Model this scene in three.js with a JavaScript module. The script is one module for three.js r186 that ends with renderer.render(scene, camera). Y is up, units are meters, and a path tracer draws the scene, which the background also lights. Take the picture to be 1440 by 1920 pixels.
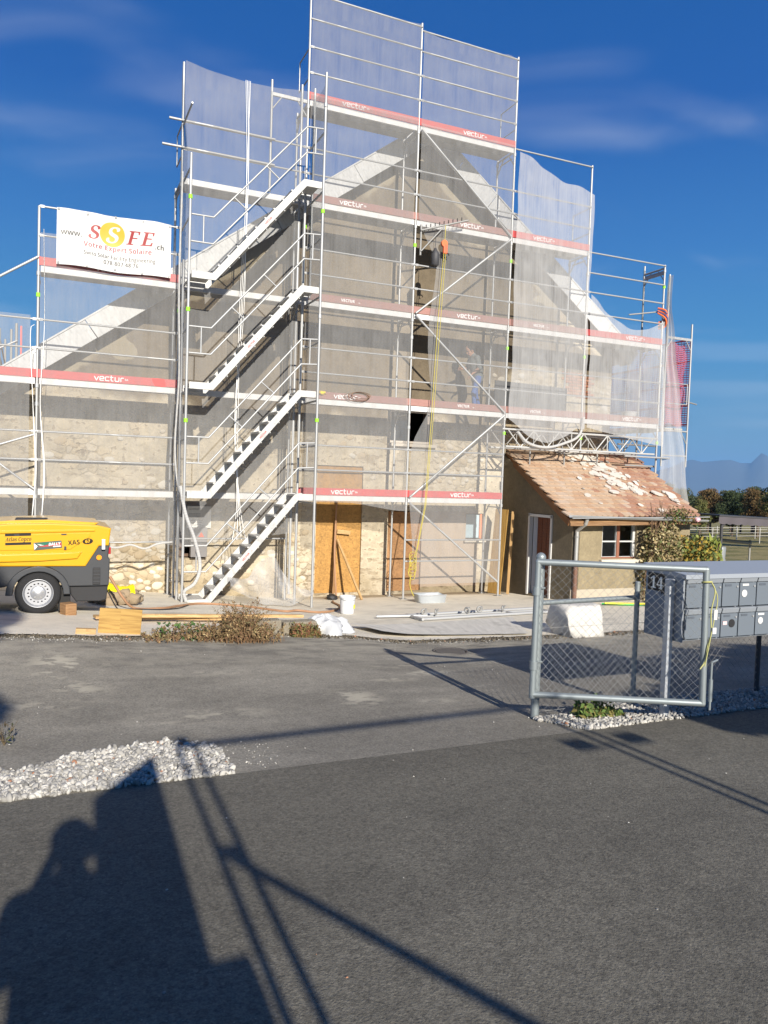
import * as THREE from 'three';
import { mergeGeometries, mergeVertices } from 'three/addons/utils/BufferGeometryUtils.js';
import { RoundedBoxGeometry } from 'three/addons/geometries/RoundedBoxGeometry.js';
import { MarchingCubes } from 'three/addons/objects/MarchingCubes.js';

/* ------------------------------------------------ camera, sky, sun, exposure */
const scene = new THREE.Scene();
const camera = new THREE.PerspectiveCamera(66.857, 3 / 4, 0.05, 20000);
camera.position.set(-7.2526, 2.6458, 15.4107);
camera.rotation.set(-0.04203, -0.4128, 0.03267, 'YXZ');
camera.updateMatrixWorld();
const renderer = new THREE.WebGLRenderer({ antialias: true });
renderer.toneMapping = THREE.LinearToneMapping;
renderer.toneMappingExposure = 1.6;
renderer.shadowMap.enabled = true;
const SUN_DIR = new THREE.Vector3(0.041, -0.40824, -0.91195);       // the way the light travels
const sun = new THREE.DirectionalLight(new THREE.Color().setRGB(1, 0.93, 0.82), 5);
sun.position.copy(SUN_DIR).multiplyScalar(-60);
sun.target.position.set(0, 0, 0);
sun.castShadow = true; sun.shadow.radius = 1; sun.shadow.mapSize.set(4096, 4096);
Object.assign(sun.shadow.camera, { left: -30, right: 30, top: 30, bottom: -30, near: 1, far: 160 });
scene.add(sun, sun.target);

/* ------------------------------------------------ noise and textures */
function RNG(seed) { let a = seed >>> 0; return () => { a = (a + 0x6D2B79F5) | 0; let t = Math.imul(a ^ (a >>> 15), 1 | a); t = (t + Math.imul(t ^ (t >>> 7), 61 | t)) ^ t; return ((t ^ (t >>> 14)) >>> 0) / 4294967296; }; }
const rnd = RNG(7);
const HT = new Float32Array(65536); { const r = RNG(99); for (let i = 0; i < 65536; i++) HT[i] = r(); }
const hsh = (i, j) => HT[(Math.imul(i, 73856093) ^ Math.imul(j, 19349663)) & 65535];
function vn(x, y) {
  const i = Math.floor(x), j = Math.floor(y); let u = x - i, v = y - j; u = u * u * (3 - 2 * u); v = v * v * (3 - 2 * v);
  const a = hsh(i, j), b = hsh(i + 1, j), c = hsh(i, j + 1), d = hsh(i + 1, j + 1);
  return a + (b - a) * u + (c - a + (a - b - c + d) * u) * v;
}
function fbm(x, y, o = 4) { let s = 0, a = 0.5, t = 0; for (let k = 0; k < o; k++) { s += a * vn(x, y); t += a; a *= 0.5; x = x * 2.03 + 17.1; y = y * 2.03 + 9.7; } return s / t; }
function cell(x, y) {                                                // nearest and second nearest seed
  const i = Math.floor(x), j = Math.floor(y); let d1 = 9, d2 = 9, id = 0;
  for (let a = -1; a < 2; a++) for (let b = -1; b < 2; b++) {
    const px = i + a + 0.15 + 0.7 * hsh(i + a, j + b), py = j + b + 0.15 + 0.7 * hsh(i + a + 57, j + b + 113), d = Math.hypot(px - x, py - y);
    if (d < d1) { d2 = d1; d1 = d; id = hsh(i + a + 31, j + b + 7); } else if (d < d2) d2 = d;
  }
  return [d1, d2, id];
}
const clamp = (x, a = 0, b = 1) => Math.min(b, Math.max(a, x));
const sst = (a, b, x) => { const t = clamp((x - a) / (b - a)); return t * t * (3 - 2 * t); };
const mix = (a, b, t) => a + (b - a) * t;
const enc = (c) => 255 * (c <= 0.0031308 ? 12.92 * c : 1.055 * Math.pow(c, 1 / 2.4) - 0.055);
function dataTex(w, h, fn, srgb = true) {                            // fn(u, v, out) writes linear rgb
  const d = new Uint8Array(w * h * 4), o = [0, 0, 0];
  for (let j = 0, k = 0; j < h; j++) for (let i = 0; i < w; i++, k += 4) {
    fn((i + 0.5) / w, (j + 0.5) / h, o);
    for (let c = 0; c < 3; c++) d[k + c] = clamp(srgb ? enc(clamp(o[c])) : 255 * o[c], 0, 255);
    d[k + 3] = 255;
  }
  const t = new THREE.DataTexture(d, w, h); t.magFilter = THREE.LinearFilter; t.minFilter = THREE.LinearMipmapLinearFilter; t.generateMipmaps = true;
  t.wrapS = t.wrapT = THREE.RepeatWrapping; if (srgb) t.colorSpace = THREE.SRGBColorSpace; t.needsUpdate = true; return t;
}
function canvasTex(w, h, draw) {
  const c = document.createElement('canvas'); c.width = w; c.height = h; const g = c.getContext('2d'); draw(g, w, h);
  const t = new THREE.CanvasTexture(c); t.colorSpace = THREE.SRGBColorSpace; t.anisotropy = 8; return t;
}

/* sky: deep blue air with thin cirrus, computed */
{
  const w = 2048, h = 1024, d = new Float32Array(w * h * 4);
  const stops = [[-0.2, .15, .28, .40], [0, .160, .300, .415], [.06, .125, .275, .415], [.16, .052, .212, .425], [.28, .028, .142, .385], [.42, .009, .080, .305], [.54, .005, .068, .265], [.75, .006, .045, .17], [1, .005, .035, .135]];
  for (let j = 0; j < h; j++) {
    const el = ((j + 0.5) / h - 0.5) * Math.PI, s = Math.sin(el);
    let q = 0; while (q < stops.length - 2 && s > stops[q + 1][0]) q++;
    const A = stops[q], B = stops[q + 1], t = clamp((s - A[0]) / (B[0] - A[0]));
    for (let i = 0; i < w; i++) {
      const az = ((i + 0.5) / w - 0.5) * 2 * Math.PI, k = (j * w + i) * 4, px = Math.cos(az) * Math.cos(el), pz = Math.sin(az) * Math.cos(el);
      let cl = 0;
      if (s > 0.01) {                                                // a flat sheet of cirrus high above
        const hx = px / (s + 0.12), hz = pz / (s + 0.12), wx = fbm(hx * .9, hz * .9 + 5, 3);
        const f = fbm(hx * 1.1 + wx * 1.6 + 3, hz * 3.1 - hx * .9 + wx * 2 + 11, 6);
        cl = 0.22 * Math.pow(sst(.54, .86, f), 1.25) * sst(.35, .65, fbm(hx * .5 + 8, hz * .5 + 2, 2));
        const lo = fbm(az * 3 + 4, s * 46 + az * 2, 4); cl += 0.14 * sst(.5, .8, lo) * sst(.03, .08, s) * sst(.26, .14, s);
      }
      for (let c = 0; c < 3; c++) d[k + c] = mix(mix(A[c + 1], B[c + 1], t) * .88, [.52, .56, .62][c], cl * .85);
      d[k + 3] = 1;
    }
  }
  const sky = new THREE.DataTexture(d, w, h, THREE.RGBAFormat, THREE.FloatType);
  sky.mapping = THREE.EquirectangularReflectionMapping; sky.magFilter = sky.minFilter = THREE.LinearFilter; sky.needsUpdate = true;
  scene.background = sky; scene.environment = sky;
}

/* ------------------------------------------------ helpers */
const used = {};
function numbered(n) { if (!(n in used)) { used[n] = 0; return n; } return n + '_' + String(++used[n]).padStart(3, '0'); }
const V = (x, y, z) => new THREE.Vector3(x, y, z);
const col = (r, g, b) => new THREE.Color().setRGB(r, g, b);
const M = (c, rough = 0.8, metal = 0, extra = {}) => new THREE.MeshStandardMaterial({ color: Array.isArray(c) ? col(...c) : c, roughness: rough, metalness: metal, ...extra });
function tag(o, label, category, group, kind) { if (label) o.userData.label = label; if (category) o.userData.category = category; if (group) o.userData.group = group; if (kind) o.userData.kind = kind; return o; }
function thing(name, label, category, base = [0, 0, 0], group) {
  const o = new THREE.Group(); o.name = numbered(name); o.position.set(...base); o.base = V(...base); scene.add(o); return tag(o, label, category, group);
}
function baseOf(p) { const b = V(0, 0, 0); while (p && p !== scene) { if (p.base) b.add(p.base); p = p.parent; } return b; }
function add(name, geo, mat, parent = scene, pos) {                  // pos in world coordinates
  const m = new THREE.Mesh(geo, mat); m.name = parent === scene ? numbered(name) : name; m.castShadow = m.receiveShadow = true; parent.add(m);
  if (pos) { const b = baseOf(parent); m.position.set(pos[0] - b.x, pos[1] - b.y, pos[2] - b.z); m.base = m.position.clone(); }
  else if (parent !== scene) { const b = baseOf(parent); m.position.set(-b.x, -b.y, -b.z); m.base = m.position.clone(); }
  return m;
}
function solo(name, geo, mat, label, category, pos, group, kind) { return tag(add(name, geo, mat, scene, pos), label, category, group, kind); }
const UNIT = {};
const unitCyl = (n = 10) => UNIT[n] || (UNIT[n] = new THREE.CylinderGeometry(1, 1, 1, n));
const UP = V(0, 1, 0);
function bar(name, a, b, r, mat, parent, n = 10) {
  const A = V(...a), B = V(...b), d = B.clone().sub(A), m = add(name, unitCyl(n), mat, parent, A.clone().add(B).multiplyScalar(0.5).toArray());
  m.scale.set(r, d.length(), r); m.quaternion.setFromUnitVectors(UP, d.normalize()); return m;
}
function cylG(a, b, r, n = 8, r2 = r) {
  const A = V(...a), B = V(...b), d = B.clone().sub(A), g = new THREE.CylinderGeometry(r2, r, d.length(), n);
  g.applyQuaternion(new THREE.Quaternion().setFromUnitVectors(UP, d.clone().normalize())); const c = A.add(B).multiplyScalar(0.5); g.translate(c.x, c.y, c.z); return g;
}
const merge = (gs) => mergeGeometries(gs.map((g) => { const q = g.index ? g.toNonIndexed() : g; for (const k of Object.keys(q.attributes)) if (!['position', 'normal', 'uv', 'color'].includes(k)) q.deleteAttribute(k); return q; }));
function polyG(pts, r, n = 8) { const gs = []; for (let i = 0; i < pts.length - 1; i++) { gs.push(cylG(pts[i], pts[i + 1], r, n)); if (i) { const s = new THREE.SphereGeometry(r, n, 6); s.translate(...pts[i]); gs.push(s); } } return merge(gs); }
function tubeG(pts, r, seg = 60, n = 8) { return new THREE.TubeGeometry(new THREE.CatmullRomCurve3(pts.map((p) => V(...p))), seg, r, n); }
function metreUV(g) {                                                 // box-projected uv in metres
  const p = g.attributes.position, nn = g.attributes.normal, uv = new Float32Array(p.count * 2);
  for (let i = 0; i < p.count; i++) {
    const ax = Math.abs(nn.getX(i)), ay = Math.abs(nn.getY(i)), az = Math.abs(nn.getZ(i));
    const [a, b] = az >= ax && az >= ay ? [p.getX(i), p.getY(i)] : ay >= ax ? [p.getX(i), p.getZ(i)] : [p.getZ(i), p.getY(i)];
    uv[2 * i] = a; uv[2 * i + 1] = b;
  }
  g.setAttribute('uv', new THREE.BufferAttribute(uv, 2)); return g;
}
const boxCache = {};
function boxG(w, h, d, bev = 0) { const k = [w, h, d, bev].map((x) => x.toFixed(3)).join(); return boxCache[k] || (boxCache[k] = metreUV(bev ? new RoundedBoxGeometry(w, h, d, 1, bev) : new THREE.BoxGeometry(w, h, d))); }
function box(name, [w, h, d], pos, mat, parent, bev = 0) { return add(name, boxG(w, h, d, bev), mat, parent, pos); }
function beamG(a, b, w, h) {                                          // a straight plank between two points
  const A = V(...a), B = V(...b), d = B.clone().sub(A), g = new THREE.BoxGeometry(d.length(), h, w);
  metreUV(g); const x = d.normalize(), z = V(x.z === 0 && x.x === 0 ? 1 : -x.z, 0, x.x).normalize(); if (Math.abs(x.y) > .999) z.set(0, 0, 1);
  const y = z.clone().cross(x).normalize(); g.applyMatrix4(new THREE.Matrix4().makeBasis(x, y, z)); const c = A.add(B).multiplyScalar(.5); g.translate(c.x, c.y, c.z); return g;
}
function shapeG(pts, depth, holes = [], bev = 0) {
  const s = new THREE.Shape(pts.map((p) => new THREE.Vector2(...p)));
  for (const h of holes) s.holes.push(new THREE.Path(h.map((p) => new THREE.Vector2(...p))));
  return new THREE.ExtrudeGeometry(s, { depth, bevelEnabled: bev > 0, bevelSize: bev, bevelThickness: bev, bevelSegments: 2, curveSegments: 8 });
}
function gridG(nu, nv, fn, uvs = 1) {
  const pos = [], uv = [], idx = [];
  for (let j = 0; j <= nv; j++) for (let i = 0; i <= nu; i++) { const p = fn(i / nu, j / nv); pos.push(p[0], p[1], p[2]); uv.push(p[3] ?? i / nu * uvs, p[4] ?? j / nv * uvs); }
  for (let j = 0; j < nv; j++) for (let i = 0; i < nu; i++) { const a = j * (nu + 1) + i, b = a + nu + 1; idx.push(a, a + 1, b + 1, a, b + 1, b); }
  const g = new THREE.BufferGeometry(); g.setAttribute('position', new THREE.Float32BufferAttribute(pos, 3)); g.setAttribute('uv', new THREE.Float32BufferAttribute(uv, 2)); g.setIndex(idx); g.computeVertexNormals(); return g;
}
function blobG(r, seed, rough = 0.3, sy = 1, det = 1) {                // an uneven lump
  const g = mergeVertices(new THREE.IcosahedronGeometry(r, det).deleteAttribute('uv').deleteAttribute('normal')), q = RNG(seed), p = g.attributes.position;
  for (let i = 0; i < p.count; i++) { const k = 1 + (q() - .5) * 2 * rough; p.setXYZ(i, p.getX(i) * k, p.getY(i) * k * sy, p.getZ(i) * k); }
  g.computeVertexNormals(); g.setAttribute('uv', new THREE.BufferAttribute(new Float32Array(p.count * 2), 2)); return g;
}
function leafCloud(n, where, size, cols, seed, long = 1, up = 0) {     // many small leaf faces with their own tint
  const r = RNG(seed), pos = [], nor = [], cl = [], uv = [];
  for (let i = 0; i < n; i++) {
    const c = where(r), s = size * (.55 + .9 * r()), a = V(r() - .5, (r() - .5) * (1 - up) + up * (.6 + r()), r() - .5).normalize(), t = V(r() - .5, r() - .5, r() - .5), b = a.clone().cross(t).normalize(), nn = a.clone().cross(b).normalize();
    a.multiplyScalar(s * .5 * long); b.multiplyScalar(s * .32); const C = V(...c);
    const bend = nn.clone().multiplyScalar(s * .12), P = [C.clone().sub(a), C.clone().add(b).add(bend), C.clone().add(a), C.clone().sub(b).add(bend)];
    const k = cols[Math.floor(r() * cols.length)], f = .8 + .4 * r();
    for (const q of [0, 1, 2, 0, 2, 3]) { pos.push(P[q].x, P[q].y, P[q].z); nor.push(-nn.x, -nn.y, -nn.z); cl.push(k[0] * f, k[1] * f, k[2] * f); uv.push(0, 0); }
  }
  const g = new THREE.BufferGeometry(); g.setAttribute('position', new THREE.Float32BufferAttribute(pos, 3)); g.setAttribute('normal', new THREE.Float32BufferAttribute(nor, 3)); g.setAttribute('color', new THREE.Float32BufferAttribute(cl, 3)); g.setAttribute('uv', new THREE.Float32BufferAttribute(uv, 2)); return g;
}
const ground = (x, z) => .065 * Math.max(z, -1.5) + .075 * Math.max(0, -2.4 - x) * sst(10, 5.5, z) * sst(-16, -11, x) - .05 * Math.max(0, -z - 1.5);
const LV = (k) => 2.25 + 2 * (k - 1);                                  // scaffold deck levels

/* ------------------------------------------------ materials */
const tGrain = dataTex(512, 512, (u, v, o) => { const n = fbm(u * 90, v * 90, 2) * .6 + hsh(Math.floor(u * 512), Math.floor(v * 512)) * .4; o[0] = o[1] = o[2] = n; }, false);
const rep = (t, s) => { const c = t.clone(); c.repeat.set(s, s); c.needsUpdate = true; return c; };
const tSteel = dataTex(512, 512, (u, v, o) => { const n = fbm(u * 40, v * 6, 4), m = fbm(u * 9 + 4, v * 9, 3); for (let c = 0; c < 3; c++) o[c] = (.62 + .22 * (n - .5) - .12 * sst(.6, .8, m)) * [1, 1, .985][c]; });
const mSteel = M([.70, .71, .72], .48, .35, { map: tSteel });
const mSteelOld = M([.5, .5, .49], .6, .3, { map: tSteel });
const mAlu = M([.78, .78, .77], .5, .15, { map: tSteel });
const mDeck = M([.62, .61, .58], .6, .1, { map: tSteel });
const mEdge = M([.72, .72, .71], .5, .05);
const mGalv = M([.46, .52, .545], .45, .45, { map: rep(tSteel, 3) });
const mClip = M([.45, .46, .46], .5, .5);
const mGreen = M([.32, .85, .03], .6);
const mBlack = M([.02, .02, .022], .6);
const mRedSteel = M([.55, .035, .03], .6);
const tWood = dataTex(512, 512, (u, v, o) => { const n = fbm(u * 5, v * 70 + 3 * fbm(u * 3, v * 3, 2), 4), k = sst(.3, .7, n); o[0] = mix(.48, .66, k); o[1] = mix(.30, .45, k); o[2] = mix(.13, .22, k); });
const mWood = M([.78, .76, .72], .8, 0, { map: tWood });
const mOldWood = M([.5, .42, .4], .85, 0, { map: tWood });
const tOSB = dataTex(1024, 1024, (u, v, o) => {
  let b = 0; for (let k = 0; k < 3; k++) { const a = k * 1.1 + .3, x = (u * Math.cos(a) - v * Math.sin(a)) * (14 + 5 * k), y = (u * Math.sin(a) + v * Math.cos(a)) * (60 - 9 * k); const q = hsh(Math.floor(x + 3 * hsh(Math.floor(y), k)), Math.floor(y) + 77 * k); b += q / 3; }
  const n = fbm(u * 6, v * 6, 3), f = .72 + .42 * (b - .5) + .22 * (n - .5); o[0] = .53 * f; o[1] = .29 * f; o[2] = .082 * f; const kn = sst(.8, .9, vn(u * 25, v * 25)); for (let c = 0; c < 3; c++) o[c] *= 1 - .25 * kn;
});
const mOSB = M([1, 1, 1], .8, 0, { map: tOSB });
const mPly = M([.66, .60, .34], .7, 0, { map: rep(tWood, .8) });
const mBoardRed = M([.62, .075, .075], .55, 0, { map: dataTex(256, 256, (u, v, o) => { const f = .8 + .35 * fbm(u * 8, v * 30, 4); o[0] = o[1] = o[2] = f; }) });
const mBoardFaded = M([.36, .19, .165], .75, 0, { map: mBoardRed.map });
const mWhite = M([.62, .62, .61], .55);
const mWhitePlastic = M([.62, .63, .64], .35);
const mRubber = M([.012, .012, .013], .75, 0, { bumpMap: rep(tGrain, 4), bumpScale: .003 });
const mGlass = new THREE.MeshPhysicalMaterial({ color: col(.9, .95, .95), roughness: .04, transmission: 1, thickness: 0, ior: 1.5 });
const mDark = M([.015, .013, .012], .9);
const mRope = M([.52, .44, .07], .85);
const mRopeWhite = M([.82, .82, .8], .8);

/* ------------------------------------------------ ground */
// the land as one sheet; yard, road and apron lie on it as thin sheets
{
  const xs = [], zs = []; for (let i = -60; i <= 60; i++) xs.push(Math.sign(i) * Math.pow(Math.abs(i) / 60, 2.6) * 900 + 3 * i / 10); for (let j = -60; j <= 40; j++) zs.push(Math.sign(j) * Math.pow(Math.abs(j) / 60, 2.6) * 900 + 3 * j / 10);
  const n = xs.length - 1, m = zs.length - 1;
  const tField = dataTex(1024, 1024, (u, v, o) => { const a = fbm(u * 60, v * 60, 4), b = fbm(u * 7, v * 7, 3), s = hsh(Math.floor(u * 1024), Math.floor(v * 1024)), k = sst(.35, .65, b * .6 + a * .4); const f = .75 + .5 * s; o[0] = mix(.17, .36, k) * f; o[1] = mix(.165, .29, k) * f; o[2] = mix(.04, .12, k) * f; });
  const g = gridG(n, m, (u, v) => { const x = xs[Math.round(u * n)], z = zs[m - Math.round(v * m)]; let y = ground(x, z) - .06; const far = Math.hypot(x, z); y = far > 140 ? mix(y, Math.max(y, -9), sst(140, 200, far)) : y; return [x, y, z, x / 12, z / 12]; });
  solo('field', g, M([1, 1, 1], .95, 0, { map: tField, bumpMap: rep(tGrain, 6), bumpScale: .04 }), 'dry green and straw coloured meadow beyond the house', 'meadow', null, null, 'structure');
}
function sheet(name, label, cat, x0, x1, z0, z1, nx, nz, dy, mat, uvs, edge) {
  const g = gridG(nx, nz, (u, v) => { const x = mix(x0, x1, u), zz0 = edge && edge[0] ? edge[0](x) : z0, zz1 = edge && edge[1] ? edge[1](x) : z1, z = mix(zz1, zz0, v); return [x, ground(x, z) + dy, z, (x - uvs[0]) / uvs[2], (z - uvs[1]) / uvs[3]]; });
  return solo(name, g, mat, label, cat, null, null, 'structure');
}
const tYard = dataTex(2048, 1024, (u, v, o) => {                       // 12 m x 6 m of old asphalt, z 5 to 11
  const x = -9 + 12 * u, z = 5 + 6 * v, g = hsh(Math.floor(u * 2048), Math.floor(v * 1024)), a = fbm(x * 2.2, z * 2.2, 4), b = fbm(x * 14, z * 14, 3), d = fbm(x * .8 + 3, z * 2.4 + 8, 4);
  let f = .20 * (.72 + .34 * a + .24 * b) * (.60 + .36 * g + .44 * hsh(Math.floor(u * 1024), Math.floor(v * 512) + 9));
  f *= 1 + .25 * sst(.45, .75, d);
  if (g > .9935) f = .42 * (.6 + .4 * hsh(Math.floor(u * 2048) + 9, 3));
  let dust = 0;                                                        // pale plaster dust trodden into the surface
  for (const [px, pz, rx, rz, k] of [[-7.1, 7.15, .28, .45, 1], [-6.95, 8.0, .22, .3, .7], [-7.25, 8.4, .3, .14, .5], [-3.55, 7.5, .5, .12, .5], [-4.55, 8.75, .2, .28, .85], [-3.9, 8.15, .22, .09, .7], [-3.45, 7.9, .3, .12, .8], [-6.0, 8.95, .5, .18, .6], [-6.1, 7.2, 1.2, .1, .35], [-4.9, 6.9, 1.2, .1, .35], [-2.2, 7.4, .9, .12, .5], [-5.6, 7.6, 1, .12, .35], [-3.9, 9.1, .2, .08, .5]]) {
    const q = Math.hypot((x - px) / rx, (z - pz) / rz); if (q < 2) dust = Math.max(dust, k * sst(1.7, .2, q) * sst(.38, .66, fbm(x * 9 + px, z * 14, 4)));
  }
  const near = sst(8.6, 5.2, z) * sst(.25, .75, fbm(x * 5, z * 9, 4)); dust = Math.max(dust, near * .62);
  o[0] = mix(f, .46, dust); o[1] = mix(f * .92, .42, dust); o[2] = mix(f * .76, .33, dust);
});
const tRoad = dataTex(2048, 2048, (u, v, o) => {                       // 9 m x 9 m of newer asphalt
  const x = u * 9, z = v * 9, i = Math.floor(u * 2048), j = Math.floor(v * 2048), g = hsh(i, j), a = fbm(x * 1.1 + 2, z * 1.1, 4), b = fbm(x * 30, z * 30, 2), c = fbm(x * 7 + 5, z * 7, 3);
  let f = .122 * (.72 + .3 * a + .26 * b + .14 * c) * (.40 + .45 * g + .40 * hsh(i >> 1, j >> 1) + .38 * hsh((i + 3) >> 2, (j + 1) >> 2));
  if (g > .9975) f = .4 * (.5 + .5 * hsh(i + 5, j));
  const worn = 1 + .12 * sst(.5, .75, fbm(x * .35 + 7, z * 1.6, 3)) - .10 * sst(.55, .7, fbm(x * 2.6 + 1, z * 2.6 + 6, 4)); f *= worn; o[0] = f; o[1] = f * .92; o[2] = f * .73;
});
const tConc = dataTex(2048, 1024, (u, v, o) => {
  const x = -12 + 17 * u, z = -1.5 + 8.5 * v, a = fbm(x * 1.3, z * 1.3, 4), b = fbm(x * 9, z * 9, 4), g = hsh(Math.floor(u * 2048), Math.floor(v * 1024));
  let f = .66 * (.78 + .3 * a + .22 * b) * (.92 + .16 * g); const wet = sst(.55, .8, fbm(x * 1.7 + 9, z * 3.3, 4)) * .2; f *= 1 - wet;
  const soil = sst(-.35, -.75, z - .3 * (b - .5)) * sst(-2.2, -1.4, x); // brown mortar spill and soil along the wall foot
  o[0] = mix(f, .23, soil * .8); o[1] = mix(f * .92, .165, soil * .8); o[2] = mix(f * .76, .09, soil * .8);
});
const bAsph = rep(tGrain, 9), bConc = rep(tGrain, 8);
const apronEdge = (x) => 5.75 + .35 * Math.sin(x * .7 + 1) * .5 + .16 * (fbm(x * 4, 3, 3) - .5) - .35 * sst(-5.5, -4.2, x) * sst(-2.6, -3.6, x);
sheet('yard', 'old grey asphalt yard dusted with pale plaster', 'asphalt', -30, 30, 4.4, 10.45, 160, 24, 0, M([1, 1, 1], .9, 0, { map: tYard, bumpMap: bAsph, bumpScale: .003 }), [-9, 5, 12, 6]);
sheet('road', 'smooth dark grey asphalt road in front', 'asphalt', -30, 30, 10.445, 40, 60, 60, .004, M([1, 1, 1], .88, 0, { map: tRoad, bumpMap: rep(tGrain, 12), bumpScale: .0035 }), [-9, 10.45, 9, 9]);
sheet('concrete_apron', 'pale concrete apron along the house wall', 'concrete', -14, 4.6, -1.6, 6, 170, 60, .02, M([1, 1, 1], .9, 0, { map: tConc, bumpMap: bConc, bumpScale: .0025 }), [-12, -1.5, 17, 8.5], [null, apronEdge]);

/* ------------------------------------------------ the farmhouse */
const WZ = -1.15;                                                      // front face of the gable wall
const APX = .66, APY = 10.75, SL = .726, SR = .745;                    // gable apex and slopes
const gableY = (x) => x < APX ? APY - SL * (APX - x) : APY - SR * (x - APX);
const patches = [[-6.3, 5.25, .55, .28], [-5.85, 5.1, .25, .25], [4.4, 7.3, .5, .16], [5.1, 7.2, .22, .2], [-1.45, 9.1, .45, .3], [2.2, 8.6, .4, .3], [-4.3, 6.7, .3, .25], [5.6, 6.4, .4, .2]];
const holes = [[-1.66, .02, -.55, 2.92], [.11, .02, 1.0, 1.92], [2.2, 1.25, 2.68, 1.88], [.1, 3.5, 1.2, 4.32], [-4.66, .85, -4.12, 2.05]];
function facadeAt(x, y, o) {                                           // colour and relief of the stripped wall
  const n = fbm(x * 1.4, y * 1.4, 4), f = fbm(x * 9, y * 9, 4), fine = fbm(x * 34, y * 34, 3);
  const yb = (x > 2.7 ? 5.45 : x < -4.9 ? 4.15 : 4.0) + (fbm(x * 1.3 + 4, y * .4, 3) - .5) * .9;
  let pale = sst(yb + .12, yb - .12, y);
  const [d1, d2, id] = cell(x * 4.3 + 1.5 * fbm(x * 3, y * 3, 3), y * 6.2 + 1.2 * fbm(x * 3 + 9, y * 3, 3)), edge = sst(.02, .16, d2 - d1);
  let show = sst(.57, .66, fbm(x * .9 + 20, y * 1.1 + 4, 4) + .16 * sst(1.6, .4, y) + .10 * sst(1.6, 2.6, x) * sst(2.4, 3.2, y));
  const smooth = sst(-.75, -.55, x) * sst(2.95, 2.75, x) * sst(2.35, 2.15, y); show *= 1 - smooth;
  const stone = pale * show * edge;
  // mortar and old render
  const m = .80 + .42 * (n - .5) + .36 * (f - .5) + .14 * (fine - .5), hole = sst(.70, .76, f) * pale;
  let r = .60 * m, g = .52 * m, b = .385 * m;
  const s = .62 + .55 * id; r = mix(r, [.54, .60, .48][Math.floor(id * 2.99)] * s, stone * .5); g = mix(g, [.455, .53, .39][Math.floor(id * 2.99)] * s, stone * .5); b = mix(b, [.31, .42, .25][Math.floor(id * 2.99)] * s, stone * .5);
  const jointd = pale * show * (1 - edge); r *= 1 - .10 * jointd; g *= 1 - .13 * jointd; b *= 1 - .18 * jointd; const chip = pale * sst(.60, .68, fbm(x * 5 + 3, y * 13, 5)) * sst(.4, .6, fbm(x * .7 + 2, y * .9, 3)); r *= 1 - .24 * chip; g *= 1 - .27 * chip; b *= 1 - .3 * chip;
  r *= 1 - .3 * hole; g *= 1 - .33 * hole; b *= 1 - .36 * hole;
  if (y < .75) { const k = sst(.75, .3, y) * .35 * sst(.3, .6, n); r *= 1 - k; g *= 1 - k * 1.1; b *= 1 - k * 1.3; }
  // grey brown roughcast above
  let U = .86 + .5 * (n - .5) + .28 * (f - .5) + .16 * (fine - .5); const ur = .24 * U, ug = .193 * U, ub = .132 * U;
  let p = 0; for (const [px, py, rx, ry] of patches) { const q = Math.hypot((x - px) / rx, (y - py) / ry); if (q < 1.5) p = Math.max(p, sst(1.05, .9, q + .9 * (fbm(x * 4 + px, y * 4, 3) - .5))); }
  const verge = sst(.22, .12, gableY(x) - .62 - y + .25 * (fbm(x * 3, y * 3, 3) - .5)); p = Math.max(p, verge * sst(.5, .6, fbm(x * .8, 7, 2)));
  o[0] = mix(mix(ur, .36, p), r, pale); o[1] = mix(mix(ug, .305, p), g, pale); o[2] = mix(mix(ub, .215, p), b, pale);
  if (x > .98 && x < 2.55 && y < 1.92 && y > .1) for (let c = 0; c < 3; c++) o[c] = mix(o[c], [.44, .35, .27][c] * (.9 + .2 * n), .9);
  o[3] = mix(.5 + .22 * (f - .5) + .1 * (fine - .5) + .1 * p, .42 + .34 * stone * (1 - .5 * d1) + .42 * (f - .5) + .16 * (fine - .5) - .25 * hole - .12 * chip, pale);
  if (x > .98 && x < 2.55 && y < 1.92 && y > .1) o[3] = .5 + .1 * (fine - .5);
}
const FX0 = -12, FY0 = -.5, FW = 19.5, FH = 11.5, q4 = [0, 0, 0, 0];
const tFacade = dataTex(2048, 1280, (u, v, o) => { facadeAt(FX0 + FW * u, FY0 + FH * v, q4); o[0] = q4[0]; o[1] = q4[1]; o[2] = q4[2]; });
const tFacadeB = dataTex(2048, 1280, (u, v, o) => { facadeAt(FX0 + FW * u, FY0 + FH * v, q4); o[0] = o[1] = o[2] = clamp(q4[3]); }, false);
const mFacade = M([1, 1, 1], .95, 0, { map: tFacade, bumpMap: tFacadeB, bumpScale: .06 });
function facadeUV(g) { const p = g.attributes.position, uv = new Float32Array(p.count * 2); for (let i = 0; i < p.count; i++) { uv[2 * i] = (p.getX(i) - FX0) / FW; uv[2 * i + 1] = (p.getY(i) - FY0) / FH; } g.setAttribute('uv', new THREE.BufferAttribute(uv, 2)); return g; }
const mZinc = M([.88, .89, .9], .45, .1, { map: rep(tSteel, 1) });
const mSoffit = M([.17, .14, .115], .85, 0, { map: tWood });
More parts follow.
